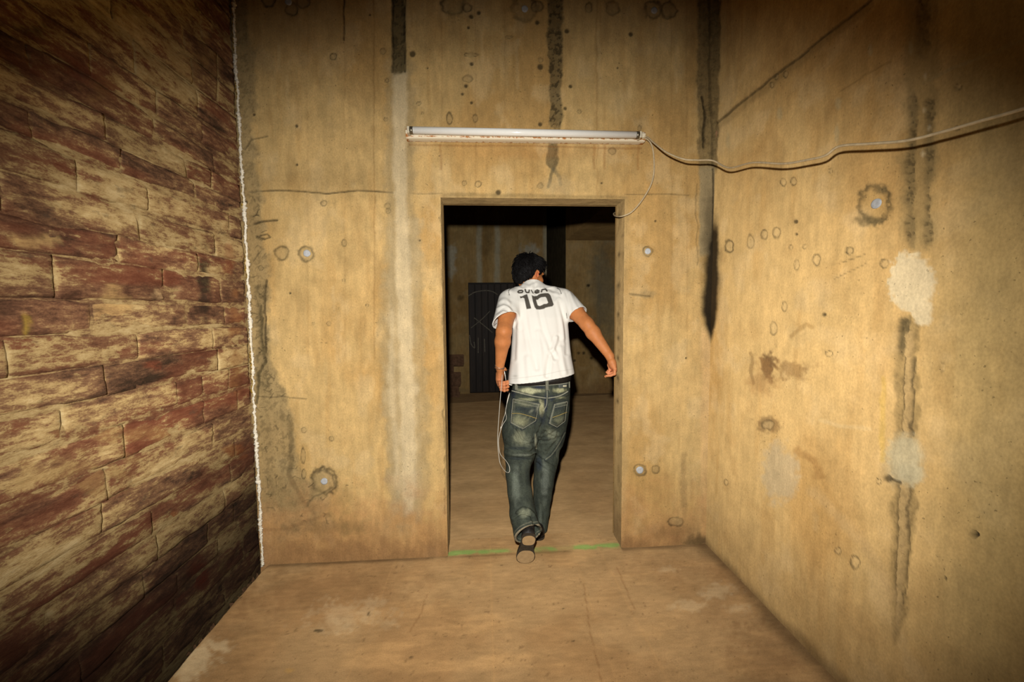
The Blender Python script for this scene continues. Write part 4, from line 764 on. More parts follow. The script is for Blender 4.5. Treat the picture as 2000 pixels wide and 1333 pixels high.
# right hand, loosely curled
PR = P(1196.5, 714, 2.405); b.cone(W_R, PR, 0.0255, 0.026, 0.016, sq=((0.90, 0, 0.3), 1.25))
KR = [P(1201, 721, 2.375), P(1201.5, 723, 2.395), P(1200.5, 724.5, 2.415), P(1198.5, 724.5, 2.435)]
for k_ in KR: b.cone(P(1195.5, 708, 2.40), k_, 0.018, 0.0115, 0.012)
for i, (m1, m2, tp) in enumerate((((1200.5, 731.0), (1192.5, 734), (1184.5, 734.8)), ((1200, 731.5), (1190.5, 734), (1182.5, 735.8)), ((1198.5, 731), (1189, 731), (1185, 727.5)), ((1196, 729.5), (1188.5, 728), (1187, 724.5)))):
    dd = 2.372+0.021*i; finger([KR[i], P(*m1, dd), P(*m2, dd+0.006), P(*tp, dd+0.012)], 0.0090-0.0008*(i == 3), 0.004)
b.chain([(P(1191, 705, 2.425), 0.014), (P(1190, 714, 2.432), 0.011), (P(1191.5, 721, 2.430), 0.0095), (P(1189.5, 726, 2.420), 0.0082)], 0.008)
p, q = b.mesh(); n = normals(p, q)
pc = np.tile(lin(208, 132, 76, 0.80), (len(p), 1)); hd = np.exp(-(np.linalg.norm(p-P(981, 752, 2.56), axis=1)/0.06)**2)+np.exp(-(np.linalg.norm(p-P(1193, 728, 2.40), axis=1)/0.05)**2)
pc = mix(pc, np.clip(hd*0.6, 0, 1), lin(232, 150, 110, 0.85)); lo_ = (p-HC)
eard = np.exp(-(np.linalg.norm(p-H(0.083, -0.008, -0.008), axis=1)/0.022)**2); pc = mix(pc, eard*0.7, lin(226, 120, 84, 0.85))
ll = [lo_@a for a in AX]; lip = np.exp(-(ll[0]/0.022)**2-((ll[2]+0.068)/0.010)**2)*(ll[1] > 0.08); pc = mix(pc, np.clip(lip, 0, 1)*0.7, lin(180, 92, 78, 0.8))
for sx in (-1, 1):
    e = np.hypot(ll[0]-0.032*sx, ll[2]-0.002); pc = mix(pc, ((e < 0.011) & (ll[1] > 0.082))*0.9, lin(225, 220, 210)); pc = mix(pc, ((e < 0.005) & (ll[1] > 0.082))*1.0, lin(40, 26, 18)); pc = mix(pc, np.exp(-((ll[2]-0.028)/0.005)**2-((ll[0]-0.034*sx)/0.018)**2)*(ll[1] > 0.07), lin(24, 18, 14))
worn(mesh_obj('body', p, q, M_SKIN, person, True, pc))

# ---- hair: a cap with tousled locks
M_HAIR = paint_mat('black_hair', [(200, 3, (1, 1, 1), 0.6, 1.5)], 0.6, 0.14, 0.2, 500, tuple(lin(15, 12, 11, 0.9)), 0.001)
hs = SDF(HC-0.2, HC+0.2, 0.004)
hs.ell(H(0, -0.020, 0.032), AX, (0.088, 0.100, 0.100), 0.01); hs.ell(H(0, -0.058, -0.020), AX, (0.074, 0.058, 0.072), 0.03); hs.ell(H(0, 0.045, 0.075), AX, (0.068, 0.052, 0.045), 0.03)
hs.cone(H(0.070, 0.040, 0.045), H(0.076, 0.030, 0.020), 0.014, 0.008, 0.02); hs.cone(H(-0.070, 0.040, 0.045), H(-0.078, 0.030, 0.002), 0.016, 0.010, 0.02)
hs.cut(H(0, 0.092, 0.03), hf+0.35*hu*-1); hs.ell(H(0.092, -0.006, -0.016), AX, (0.022, 0.022, 0.036), 0.008, 'sub'); hs.ell(H(-0.092, -0.006, -0.016), AX, (0.022, 0.022, 0.036), 0.008, 'sub')
hs.ell(H(0, 0.085, -0.055), AX, (0.12, 0.085, 0.075), 0.01, 'sub')
p, q = hs.mesh(); n = normals(p, q); p = p+n*(0.006*(vn3(p[:, 0]*60, p[:, 1]*60, p[:, 2]*40, 5)-0.5))[:, None]
n = normals(p, q); rh = random.Random(5); mb = MB(); mb.add(p, [tuple(int(i) for i in f) for f in q])
cand = [i for i in range(len(p))]; rh.shuffle(cand); cnt = 0; crown = H(0.01, -0.05, 0.13)
for i in cand:
    lp = p[i]-HC; u_ = lp@hu; f_ = lp@hf; r_ = lp@hr
    if f_ > 0.088 or (u_ < -0.055 and f_ > -0.03) or (abs(r_) > 0.06 and -0.04 < f_ < 0.03 and u_ < 0.03) or (f_ > 0.015 and u_ < 0.055): continue
    cnt += 1
    if cnt > 1500: break
    away = p[i]-crown; sw = np.cross(hu, away); w_ = float(vn3(np.array([p[i][0]*35]), np.array([p[i][1]*35]), np.array([p[i][2]*35]), 9)[0])-0.5
    dr = away/np.linalg.norm(away)+0.5*sw/np.linalg.norm(sw)+1.6*w_*sw/np.linalg.norm(sw)-0.3*hu; tdir = dr-n[i]*(dr@n[i]); tdir /= np.linalg.norm(tdir)+1e-9
    top_ = u_ > 0.045; ln = rh.uniform(0.026, 0.048)*(1.0 if top_ else 0.72); out = (rh.uniform(0.05, 0.5) if top_ else rh.uniform(0.0, 0.2)); p0 = p[i]-n[i]*0.004
    pts = [p0, p0+tdir*ln*0.35+n[i]*(0.004+ln*out*0.5), p0+tdir*ln*0.72+n[i]*(0.004+ln*out*0.75), p0+tdir*ln*1.05+n[i]*ln*out*(0.9 if top_ else 0.3)]; r0 = rh.uniform(0.0018, 0.0036)
    mb.tube(pts, [r0, r0, r0*0.65, 0.0003], 5, False)
hair = worn(mb.build('hair', M_HAIR, person)); tag(hair, 'short tousled black hair')

# ---- shirt
TR = [rowz(566, 1012, 1075, 2.755, 0.075), rowz(574, 994, 1096, 2.745, 0.098), rowz(590, 990, 1108, 2.725, 0.118), rowz(620, 1000, 1108, 2.695, 0.128), rowz(660, 1000, 1110, 2.66, 0.128), rowz(700, 997, 1115, 2.615, 0.138), rowz(735, 993, 1121, 2.580, 0.148), rowz(765, 991, 1124, 2.56, 0.152)]
sh = SDF((0.0, 2.38, 0.86), (0.72, 3.0, 1.66), 0.003)
sh.loft(TR, 0.02, 2.6)
sh.cone(P(1038, 570, 2.755), P(1002, 582, 2.725), 0.058, 0.060, 0.04); sh.cone(P(1046, 570, 2.755), P(1098, 582, 2.725), 0.058, 0.060, 0.04)
sh.cone(P(1041, 572, 2.75), P(1040, 556, 2.775), 0.072, 0.066, 0.03)                                                       # stand of fabric round the neck
sh.cut(P(1040, 548.5, 2.73), np.array([0.05, 0.75, 1.0]), P(1040, 560, 2.8)-0.13, P(1040, 560, 2.8)+np.array([0.13, 0.2, 0.2]))
h0, h1 = P(992, 748, 2.56), P(1122, 728.5, 2.56); sh.cut(h0, np.array([(h1-h0)[2], 0, -(h1-h0)[0]]))
for S_, E_, r0, r1, fr_, ri, tl in ((S_L, E_L, 0.070, 0.078, 0.66, 0.068, np.array([0.55, 0.10, 0.0])), (S_R, E_R, 0.068, 0.064, 0.60, 0.056, np.array([0.0, 0.0, -0.15]))):
    sv = SDF(sh.lo, sh.lo+sh.vox*(sh.n-1), sh.vox); M_ = S_*(1-fr_)+E_*fr_; dv = (E_-S_)/np.linalg.norm(E_-S_); nrm = dv+tl; nrm /= np.linalg.norm(nrm)
    sv.cone(S_, M_+dv*0.09, r0, r1, 0.02); sv.cut(M_, nrm); sv.cone(M_-dv*0.045, M_+dv*0.12, ri, ri+0.004, 0.006, 'sub')
    nn = np.minimum(sv.n, sh.n); A_ = sh.g[:nn[0], :nn[1], :nn[2]]; B_ = sv.g[:nn[0], :nn[1], :nn[2]]; hh = np.maximum(0.03-np.abs(A_-B_), 0)/0.03
    dS = None; sh.g[:nn[0], :nn[1], :nn[2]] = np.minimum(A_, B_)-hh*hh*0.0075
p, q = sh.mesh()
wr = [([(1022, 560), (1030, 640), (1048, 720)], 2.2, -0.004), ([(1044, 552), (1052, 600), (1060, 640), (1078, 690)], 2.0, -0.004), ([(1088, 570), (1096, 620), (1100, 660)], 2.2, 0.0035), ([(1092, 590), (1104, 640), (1108, 690)], 1.8, -0.004), ([(1076, 690), (1083, 676), (1087, 660)], 1.8, 0.005), ([(1084, 700), (1078, 690), (1072, 700), (1068, 735)], 2.0, -0.005), ([(1050, 650), (1056, 690), (1058, 735)], 2.4, 0.004), ([(1095, 680), (1100, 710), (1104, 728)], 2.2, 0.004),
      ([(996, 575), (1000, 600), (1006, 640), (1004, 700)], 2.2, -0.004), ([(1008, 566), (1012, 600), (1014, 640)], 2.0, 0.003), ([(1112, 572), (1120, 590), (1128, 604)], 1.7, 0.003), ([(1106, 572), (1112, 592), (1116, 610)], 1.7, -0.0035), ([(970, 604), (984, 597), (998, 606)], 1.6, 0.003), ([(969, 612), (984, 603), (999, 613)], 1.5, -0.003), ([(974, 592), (984, 586), (996, 592)], 1.8, 0.003), ([(1020, 556), (1034, 560), (1046, 553)], 1.6, 0.003), ([(1066, 562), (1080, 567), (1092, 572)], 1.6, -0.003), ([(1030, 700), (1034, 740)], 2.5, 0.003), ([(1011, 640), (1013, 740)], 3, 0.003)]
wr = [(a_, w_*1.7, h_*1.15) for a_, w_, h_ in wr]
p, PXs, PYs, fc = folds(p, q, wr)
n = normals(p, q); p = p+n*(0.004*(vn3(p[:, 0]*16, p[:, 1]*16, p[:, 2]*9, 21)-0.5))[:, None]; PXs, PYs = proj(p[:, 0], p[:, 1], p[:, 2]); fc = facing(p, normals(p, q)) > 0.05
pc = np.tile(lin(248, 243, 232, 0.80), (len(p), 1)); cr = lambda L_: [(990+x/10.25, 490+y/10.25) for x, y in L_]
ink = np.zeros(len(p)); PRINT = lin(86, 80, 72, 0.8)
one = cr([(258, 912), (300, 915), (345, 890), (405, 868), (448, 1010), (487, 1155), (395, 1172), (348, 955), (320, 940), (272, 957)])
zo = cr([(495, 888), (545, 912), (600, 905), (640, 875), (680, 860), (760, 850), (830, 850), (872, 890), (905, 980), (938, 1080), (910, 1115), (850, 1125), (780, 1140), (740, 1165), (660, 1180), (590, 1175), (555, 1130), (520, 1020)])
zi = cr([(583, 985), (625, 980), (645, 955), (690, 932), (772, 925), (792, 948), (826, 1040), (800, 1062), (745, 1066), (712, 1085), (660, 1108), (618, 1095), (600, 1040)])
sdp = lambda pl: np.where(inside(PXs, PYs, pl), -1, 1)*seg_dist(PXs, PYs, pl+[pl[0]])
ink = 1-sm(-0.55, 0.55, np.minimum(sdp(one), np.maximum(sdp(zo), -sdp(zi))))
for pts, w in (([(1011.5, 570.6), (1013.5, 568.2), (1019.5, 567.6), (1021.3, 569.3), (1019.5, 571.8), (1013.5, 572.3), (1011.5, 570.6)], 1.4), ([(1025.6, 565.6), (1027.0, 570.2), (1029.0, 571.8), (1033.0, 571.6), (1033.6, 567.2)], 1.35), ([(1037.6, 567.2), (1041.2, 573)], 1.0), ([(1045, 571.6), (1053, 568.6), (1049.5, 566.6), (1045.6, 568.6), (1044.8, 571.8), (1048, 573), (1052.5, 571.5)], 1.3), ([(1057.5, 570.2), (1058.8, 566.2), (1065.5, 565), (1068.3, 568.6)], 1.5)):
    ink = np.maximum(ink, 1-sm(w*0.8, w*1.25, seg_dist(PXs, PYs, pts)))
pc = mix(pc, ink*fc, PRINT)
for pts, w in (([(999, 563), (994, 567), (993.3, 571), (995, 577)], 0.7), ([(1088, 563), (1093, 566), (1096.5, 574)], 0.7), ([(1106.3, 612), (1107.5, 622)], 0.6), ([(964, 637), (970, 632)], 0.7)): pc = mix(pc, (1-sm(w*0.6, w*1.4, seg_dist(PXs, PYs, pts)))*fc*0.8, lin(60, 56, 50))
hemline = [(993, 741), (1030, 737), (1060, 733), (1090, 726), (1121, 721)]; pc = mix(pc, (1-sm(0.3, 1.0, seg_dist(PXs, PYs, hemline)))*fc*0.22, lin(150, 140, 124)); pc = mix(pc, np.exp(-(np.hypot((PXs-1006)/5, (PYs-735)/2))**2)*fc*0.35, lin(150, 145, 130))
shirt = worn(mesh_obj('shirt', p, q, M_SHIRT, person, True, pc)); tag(shirt, 'white short-sleeved shirt with a dark printed number ten')

# ---- jeans
PEL = [rowz(736, 1003, 1112, 2.58, 0.118), rowz(752, 1001, 1112, 2.58, 0.122), rowz(778, 996, 1112, 2.575, 0.135), rowz(800, 992, 1110, 2.57, 0.140), rowz(822, 989, 1107, 2.565, 0.126), rowz(842, 992, 1101, 2.57, 0.095), rowz(866, 1000, 1090, 2.58, 0.055)]
LL = [(P(1020, 800, 2.56), 0.096), (P(1016, 845, 2.52), 0.096), (P(1015, 885, 2.46), 0.092), (P(1010.5, 925, 2.395), 0.068), (P(1015, 962, 2.32), 0.068), (P(1021, 1003, 2.245), 0.071), (P(1032, 1044, 2.17), 0.076), (P(1035, 1060, 2.13), 0.078)]
RL = [(P(1076, 800, 2.56), 0.096), (P(1072, 850, 2.57), 0.088), (P(1067, 895, 2.565), 0.076), (P(1061.5, 945, 2.555), 0.064), (P(1057, 1000, 2.54), 0.052), (P(1050, 1050, 2.515), 0.056), (P(1048, 1064, 2.51), 0.058)]
je = SDF((0.02, 1.95, 0.02), (0.64, 2.85, 1.03), 0.0042)
je.loft(PEL, 0.03, 2.5); je.chain(LL[:3], 0.05); je.chain(LL[2:], 0.016); je.chain(RL[:3], 0.04); je.chain(RL[2:], 0.012)
je.cone(P(1062, 855, 2.42), P(1050, 905, 2.40), 0.012, 0.012, 0.03, 'sub'); je.cone(P(1067, 770, 2.43), P(1063, 835, 2.41), 0.006, 0.012, 0.03, 'sub')
# hem cut of the lifted leg: slanting opening round the shoe
ax_l = LL[6][0]-LL[5][0]; ax_l /= np.linalg.norm(ax_l); hp = P(1033, 1044, 2.17); hn = ax_l*0.9+np.array([0.10, -0.35, 0.10]); hn /= np.linalg.norm(hn)
sl, X, Y, Z = je.win(hp-0.16, hp+0.16); al = ((X-hp[0])*hn[0]+(Y-hp[1])*hn[1]+(Z-hp[2])*hn[2]).astype(np.float32); rr_ = (X-hp[0])**2+(Y-hp[1])**2+(Z-hp[2])**2-al**2; near = (rr_ < 0.115**2) & (Y < 2.34) & (al < 0.14)
je.g[sl] = np.where(near, np.maximum(je.g[sl], al), je.g[sl]); je.cone(hp-ax_l*0.045, hp+ax_l*0.12, 0.067, 0.072, 0.005, 'sub')
je.cut(P(1050, 1061, 2.51), (0, 0, -1), (0, 2.37, 0), (0.7, 2.85, 0.2))
p, q = je.mesh()
wr = [([(1052, 905), (1058, 935), (1056, 965)], 2.5, -0.003), ([(1010, 838), (1020, 856), (1034, 866)], 2.0, 0.004), ([(1002, 846), (1010, 862), (1014, 876)], 2.0, -0.004), ([(1086, 846), (1078, 864), (1066, 878)], 2.0, 0.004), ([(1066, 842), (1060, 856), (1052, 866)], 1.8, -0.004), ([(1000, 925), (1014, 930), (1028, 926)], 2.0, -0.0025), ([(1056, 985), (1062, 1005), (1060, 1030)], 2.0, -0.004), ([(986, 868), (1010, 880), (1034, 884), (1046, 876)], 2.4, -0.006), ([(985, 884), (1005, 889), (1030, 890), (1044, 884)], 2.2, 0.006), ([(986, 893), (1008, 896), (1034, 899)], 2.0, -0.006), ([(990, 860), (1012, 868), (1040, 862)], 2.2, 0.005), ([(1000, 835), (1012, 850), (1018, 866)], 2.2, -0.004), ([(1046, 850), (1047, 868), (1044, 885)], 2.2, 0.005),
      ([(1010, 1002), (1020, 994), (1032, 996), (1042, 1004)], 2.2, 0.006), ([(1004, 1012), (1020, 1003), (1040, 1010)], 2.0, -0.006), ([(1002, 1022), (1022, 1016), (1040, 1020)], 2.4, 0.004), ([(1038, 1012), (1046, 1030), (1056, 1042)], 2.0, -0.006), ([(1044, 1006), (1052, 1026), (1060, 1040)], 2.0, 0.005),
      ([(1050, 850), (1060, 852), (1078, 842)], 2.0, 0.004), ([(1054, 862), (1072, 862), (1088, 856)], 2.0, -0.005), ([(1062, 898), (1074, 880), (1092, 856)], 2.0, -0.004), ([(1052, 893), (1068, 905), (1086, 914)], 2.0, -0.005), ([(1050, 900), (1066, 912), (1084, 922)], 2.2, 0.004), ([(1058, 830), (1052, 845), (1044, 860)], 2.2, -0.005), ([(1064, 838), (1078, 848), (1096, 850)], 2.0, 0.004), ([(1052, 796), (1056, 812), (1054, 830)], 2.6, 0.005), ([(1062, 800), (1066, 815), (1074, 822)], 2.6, -0.005),
      ([(1004, 768), (1030, 776), (1060, 783)], 2.0, 0.004), ([(1078, 783), (1096, 778), (1108, 771)], 2.0, 0.004), ([(996, 940), (1010, 946), (1026, 944)], 3, 0.002), ([(1052, 960), (1064, 968), (1076, 964)], 3, 0.002)]
p, X, Y, fc = folds(p, q, wr); n = normals(p, q); p = p+n*(0.005*(vn3(p[:, 0]*22, p[:, 1]*22, p[:, 2]*14, 31)-0.5))[:, None]; X, Y = proj(p[:, 0], p[:, 1], p[:, 2])
kd = 0.86
FADES = ((1035, 764, 26, 7, (196, 196, 160), 0.9), (1092, 763, 16, 6, (184, 184, 146), 0.9), (1018, 824, 20, 12, (150, 150, 120), 0.8), (1058, 798, 6, 18, (186, 184, 146), 0.85), (1092, 822, 11, 8, (136, 138, 112), 0.7), (1030, 781, 26, 3.5, (160, 160, 126), 0.7), (1095, 777, 12, 3.5, (160, 160, 126), 0.7), (1030, 790, 20, 3, (150, 150, 122), 0.6), (1012, 856, 15, 18, (146, 148, 124), 0.7), (1030, 862, 8, 14, (130, 134, 116), 0.5), (1078, 850, 14, 14, (140, 144, 124), 0.6), (1090, 880, 5, 26, (118, 124, 110), 0.5),
          (1008, 950, 9, 50, (120, 128, 118), 0.65), (1064, 940, 9, 46, (122, 130, 122), 0.65), (1024, 1003, 14, 10, (136, 140, 120), 0.7), (1020, 889, 20, 3, (120, 126, 114), 0.6), (1046, 862, 3, 18, (176, 176, 150), 0.6), (1056, 1010, 4, 26, (104, 112, 104), 0.5),
          (1066, 788, 4, 22, (30, 38, 62), 0.85), (1060, 818, 9, 15, (34, 42, 58), 0.75), (1000, 800, 4, 40, (40, 48, 56), 0.6), (1045, 812, 4, 24, (36, 44, 54), 0.7), (1024, 800, 18, 6, (46, 54, 62), 0.6), (1092, 798, 12, 6, (44, 52, 60), 0.6), (1012, 876, 26, 3.5, (40, 48, 56), 0.7), (1012, 896, 26, 4, (40, 48, 56), 0.7), (1052, 905, 8, 20, (38, 48, 64), 0.75), (1020, 1034, 22, 8, (44, 52, 56), 0.7), (1052, 757, 14, 5, (34, 44, 70), 0.75), (1003, 768, 5, 8, (34, 44, 66), 0.7), (1048, 1000, 5, 40, (42, 50, 50), 0.7), (1078, 778, 6, 8, (34, 44, 66), 0.7), (1030, 935, 5, 30, (46, 54, 54), 0.6), (1080, 930, 4, 40, (50, 58, 58), 0.5))
def denim_paint(p):
    X, Y = proj(p[:, 0], p[:, 1], p[:, 2]); nz = vn3(p[:, 0]*26, p[:, 1]*26, p[:, 2]*16, 33)*0.5+vn3(p[:, 0]*70, p[:, 1]*70, p[:, 2]*40, 34)*0.5
    pc = np.tile(lin(70, 75, 64, kd), (len(p), 1)); pc = mix(pc, sm(0.42, 0.66, nz)*0.5, lin(48, 52, 47, kd))
    for x, y, rx, ry, col, a in FADES:
        d = np.hypot((X-x)/rx, (Y-y)/ry)+0.9*(nz-0.5); pc = mix(pc, (1-sm(0.35, 1.2, d))*a*0.85, lin(col[0], col[1]-2, col[2]-6, kd))
    for pts in SEAMS:                                    # worn pale ridge with a dark line beside it
        d = seg_dist(X, Y, curve2(pts)); pc = mix(pc, np.exp(-((d-2.2)/1.3)**2)*0.55, lin(34, 40, 46, kd)); pc = mix(pc, np.exp(-(d/0.9)**2)*0.5, lin(150, 150, 128, kd))
    return pc
SEAMS = [[(1003, 780), (1028, 786), (1052.5, 790)], [(1003, 780), (1000, 803), (998.8, 826.5)], [(1052.5, 790), (1048, 806), (1045.5, 822)], [(998.8, 826.5), (1020, 838)], [(1045.5, 822), (1020, 838)], [(1083, 790.5), (1107, 785)], [(1083, 790.5), (1073, 827)], [(1073, 827), (1088, 834)], [(1102, 823), (1088, 834)], [(1104, 845), (1092, 868), (1078, 888), (1066, 898)], [(999, 763.5), (1015, 768), (1040, 774), (1066, 778)], [(1071, 778), (1090, 774.5), (1109, 765)], [(1006, 797), (1028, 801), (1048, 805)]]
pc = denim_paint(p)
inner = (1-sm(0.0, 0.010, np.abs((p-hp)@hn+0.012)-0.0)); hemd = np.abs((p-hp)@hn); low = (p[:, 1] < 2.36) & (p[:, 2] < 0.5); pc = mix(pc, low*np.exp(-(hemd/0.0028)**2)*0.7, lin(186, 168, 136, kd)); pc = mix(pc, low*np.exp(-((hemd-0.016)/0.0025)**2)*0.45, lin(150, 146, 122, kd))
jeans = worn(mesh_obj('jeans', p, q, M_DENIM, person, True, pc)); tag(jeans, 'loose faded blue-grey jeans')
jb = BVHTree.FromPolygons([Vector(v) for v in p], [tuple(int(i) for i in f) for f in q])
def onto(px, py, off=0.002):
    v = Vector(FWD+RGT*(px-1000)/F_PX+UPV*(666.5-py)/F_PX).normalized(); hit, nn, _, _ = jb.ray_cast(Vector(EYE), v)
    if hit is None: return None
    return np.array(hit+nn*off)
def stitch(name, pts, r, mat, off=0.0015, par=None):
    pp = [onto(x, y, off) for x, y in curve2(pts, 8)]; pp = [v for v in pp if v is not None and v[1] < 2.62]
    if len(pp) > 2: return MB().tube(pp, r, 6).build(name, mat, par or jeans)
def patch(name, poly, off, mat, col=None):
    """flat piece of cloth following the surface: polygon rows from top edge to bottom edge"""
    (tl, tr, br, bl), m_ = poly, 9; g = np.zeros((m_, m_, 3)); g2 = np.zeros((m_, m_, 3)); 
    for i in range(m_):
        for j in range(m_):
            s_, t_ = i/(m_-1), j/(m_-1); a = np.array(tl)*(1-s_)+np.array(tr)*s_; c2 = np.array(bl)*(1-s_)+np.array(br)*s_; dip = poly_dip.get(name+str(tl), 0)*(1-abs(2*s_-1))*t_
            w = a*(1-t_)+c2*t_+np.array([0, dip]); h1 = onto(w[0], w[1], off); h2 = onto(w[0], w[1], -0.004)
            if h1 is None: h1 = g[i-1, j] if i else g[i, j-1]; h2 = h1
            g[i, j] = h1; g2[i, j] = h2
    k = m_*m_; ring = [i*m_ for i in range(m_)]+[(m_-1)*m_+j for j in range(1, m_)]+[i*m_+m_-1 for i in range(m_-2, -1, -1)]+[j for j in range(m_-2, 0, -1)]
    V = np.concatenate([g.reshape(-1, 3), g2.reshape(-1, 3)[ring]]); L_ = len(ring); F = [tuple(int(i) for i in f) for f in grid_faces(m_, m_, None, True)]+[(ring[i], ring[(i+1) % L_], k+(i+1) % L_, k+i) for i in range(L_)]
    if col is None: return mesh_obj(name, V, F, mat, jeans, True)
    return mesh_obj(name, V, F, mat, jeans, True, denim_paint(V))
poly_dip = {}
pk1 = ((1003, 780), (1052.5, 790), (1045.5, 822), (998.8, 826.5)); pk2 = ((1083, 790.5), (1107, 785), (1102, 823), (1073, 827)); poly_dip['back_pocket'+str(pk1[0])] = 13; poly_dip['back_pocket'+str(pk2[0])] = 9
for pk in (pk1, pk2):
    o = patch('back_pocket', pk, 0.004, M_DENIM, lin(78, 82, 74, kd))
    for seg in (((pk[0]), pk[1]), (pk[0], pk[3]), (pk[1], pk[2])): stitch('stitching', [seg[0], ((seg[0][0]+seg[1][0])/2, (seg[0][1]+seg[1][1])/2), seg[1]], 0.0011, M_STITCH, 0.0048)
    bt = ((pk[2][0]+pk[3][0])/2, (pk[2][1]+pk[3][1])/2+poly_dip['back_pocket'+str(pk[0])]); stitch('stitching', [pk[3], bt], 0.0011, M_STITCH, 0.0045) if False else None
    for e in (pk[3], pk[2]): stitch('stitching', [e, ((e[0]+bt[0])/2, (e[1]+bt[1])/2), bt], 0.0011, M_STITCH, 0.0045)
    stitch('stitching', [(pk[0][0]+1, pk[0][1]+6), ((pk[0][0]+pk[1][0])/2, (pk[0][1]+pk[1][1])/2+6), (pk[1][0]-1, pk[1][1]+6)], 0.0009, M_STITCH, 0.0046)
stitch('stitching', [(1000, 808.5), (1012, 808), (1024, 810), (1036, 813.5), (1048, 817.5)], 0.0014, M_GOLD, 0.0052); stitch('stitching', [(1078.5, 815.5), (1090, 811.5), (1099, 808), (1106.5, 805)], 0.0014, M_GOLD, 0.0052)
stitch('seam', [(999, 763.5), (1015, 768), (1040, 774), (1066, 778)], 0.0022, M_STITCH); stitch('seam', [(1071, 778), (1090, 774.5), (1100, 770.5), (1109, 765)], 0.0022, M_STITCH); stitch('seam', [(1068.5, 760), (1068.5, 778), (1067, 792), (1062, 803)], 0.0020, M_STITCH)
stitch('seam', [(1010, 752.5), (1030, 753.8), (1060, 753.5), (1090, 751), (1109, 748.5)], 0.0016, M_STITCH)
stitch('seam', [(1104, 845), (1092, 868), (1078, 888), (1066, 898)], 0.0012, M_DENIM) if False else None
patch('label_patch', ((1090.5, 751.5), (1108.5, 750), (1108, 757.5), (1091.5, 759)), 0.004, flat_mat('grey_blue_leather', lin(92, 96, 90), 0.6, 0.3)); patch('label_stamp', ((1099, 753), (1105.5, 752.5), (1105.5, 755.5), (1099, 756)), 0.0062, flat_mat('pale_stamp', lin(236, 226, 190), 0.6, 0.3))
# belt: band round the waist, and loops
def band_obj(name, z_of, hgt, grow, thick, mat, par):
    r0 = PEL[0]; r1 = PEL[1]; N_ = 72; v = []; f = []
    for k in range(N_):
        a = 2*math.pi*k/N_; cs, sn = math.cos(a), math.sin(a); ex = 2/2.5; ux_ = math.copysign(abs(cs)**ex, cs); uy_ = math.copysign(abs(sn)**ex, sn); aa, bb = (r0[3]+r1[3])/2+grow, (r0[4]+r1[4])/2+grow; x = (r0[1]+r1[1])/2+aa*ux_; y = 2.58+bb*uy_; z = z_of(x)
        nx, ny = ux_, uy_
        for (o_, dz) in ((0, -hgt/2), (thick, -hgt/2+0.002), (thick, hgt/2-0.002), (0, hgt/2), (-0.006, hgt/2), (-0.006, -hgt/2)): v.append((x+o_*nx, y+o_*ny, z+dz))
    for k in range(N_):
        for j in range(6): f.append((k*6+j, ((k+1) % N_)*6+j, ((k+1) % N_)*6+(j+1) % 6, k*6+(j+1) % 6))
    return MB().add(v, f).build(name, mat, par)
zl, zr = P(1005, 750, 2.46)[2], P(1108, 742.5, 2.46)[2]; xl_, xr_ = P(1005, 750, 2.46)[0], P(1108, 742.5, 2.46)[0]
zb = lambda x: zl+(zr-zl)*(x-xl_)/(xr_-xl_)
band_obj('belt', zb, 0.042, 0.004, 0.004, M_BELT, jeans)
M_UNDER = flat_mat('navy_waistband', lin(62, 62, 92), 0.9, 0.1, var=0.2, scale=120)
worn(band_obj('underwear_band', lambda x: zb(x)+0.028, 0.04, -0.014, 0.003, M_UNDER, person))
for (xa, ya), (xb, yb) in (((1008.5, 746), (1008.5, 762)), ((1068.5, 738), (1068.5, 763)), ((1110.5, 735), (1110.5, 758))):
    a = P(xa, ya, 2.452); e = P(xb, yb, 2.445)
    h = onto(xa, ya+6, 0.0); yy = (h[1] if h is not None else 2.52)-0.012
    if xa > 1100: yy = 2.52
    a = P(xa, ya, yy-0.002); e = P(xb, yb, yy-0.002); mb = MB().box((min(a[0], e[0])-0.009, yy-0.006, e[2]), (max(a[0], e[0])+0.009, yy+0.010, a[2]), 0.002); o = mesh_obj('belt_loop', mb.v, mb.f, M_DENIM, jeans, False, np.tile(lin(120, 118, 102, kd), (len(mb.v), 1)))

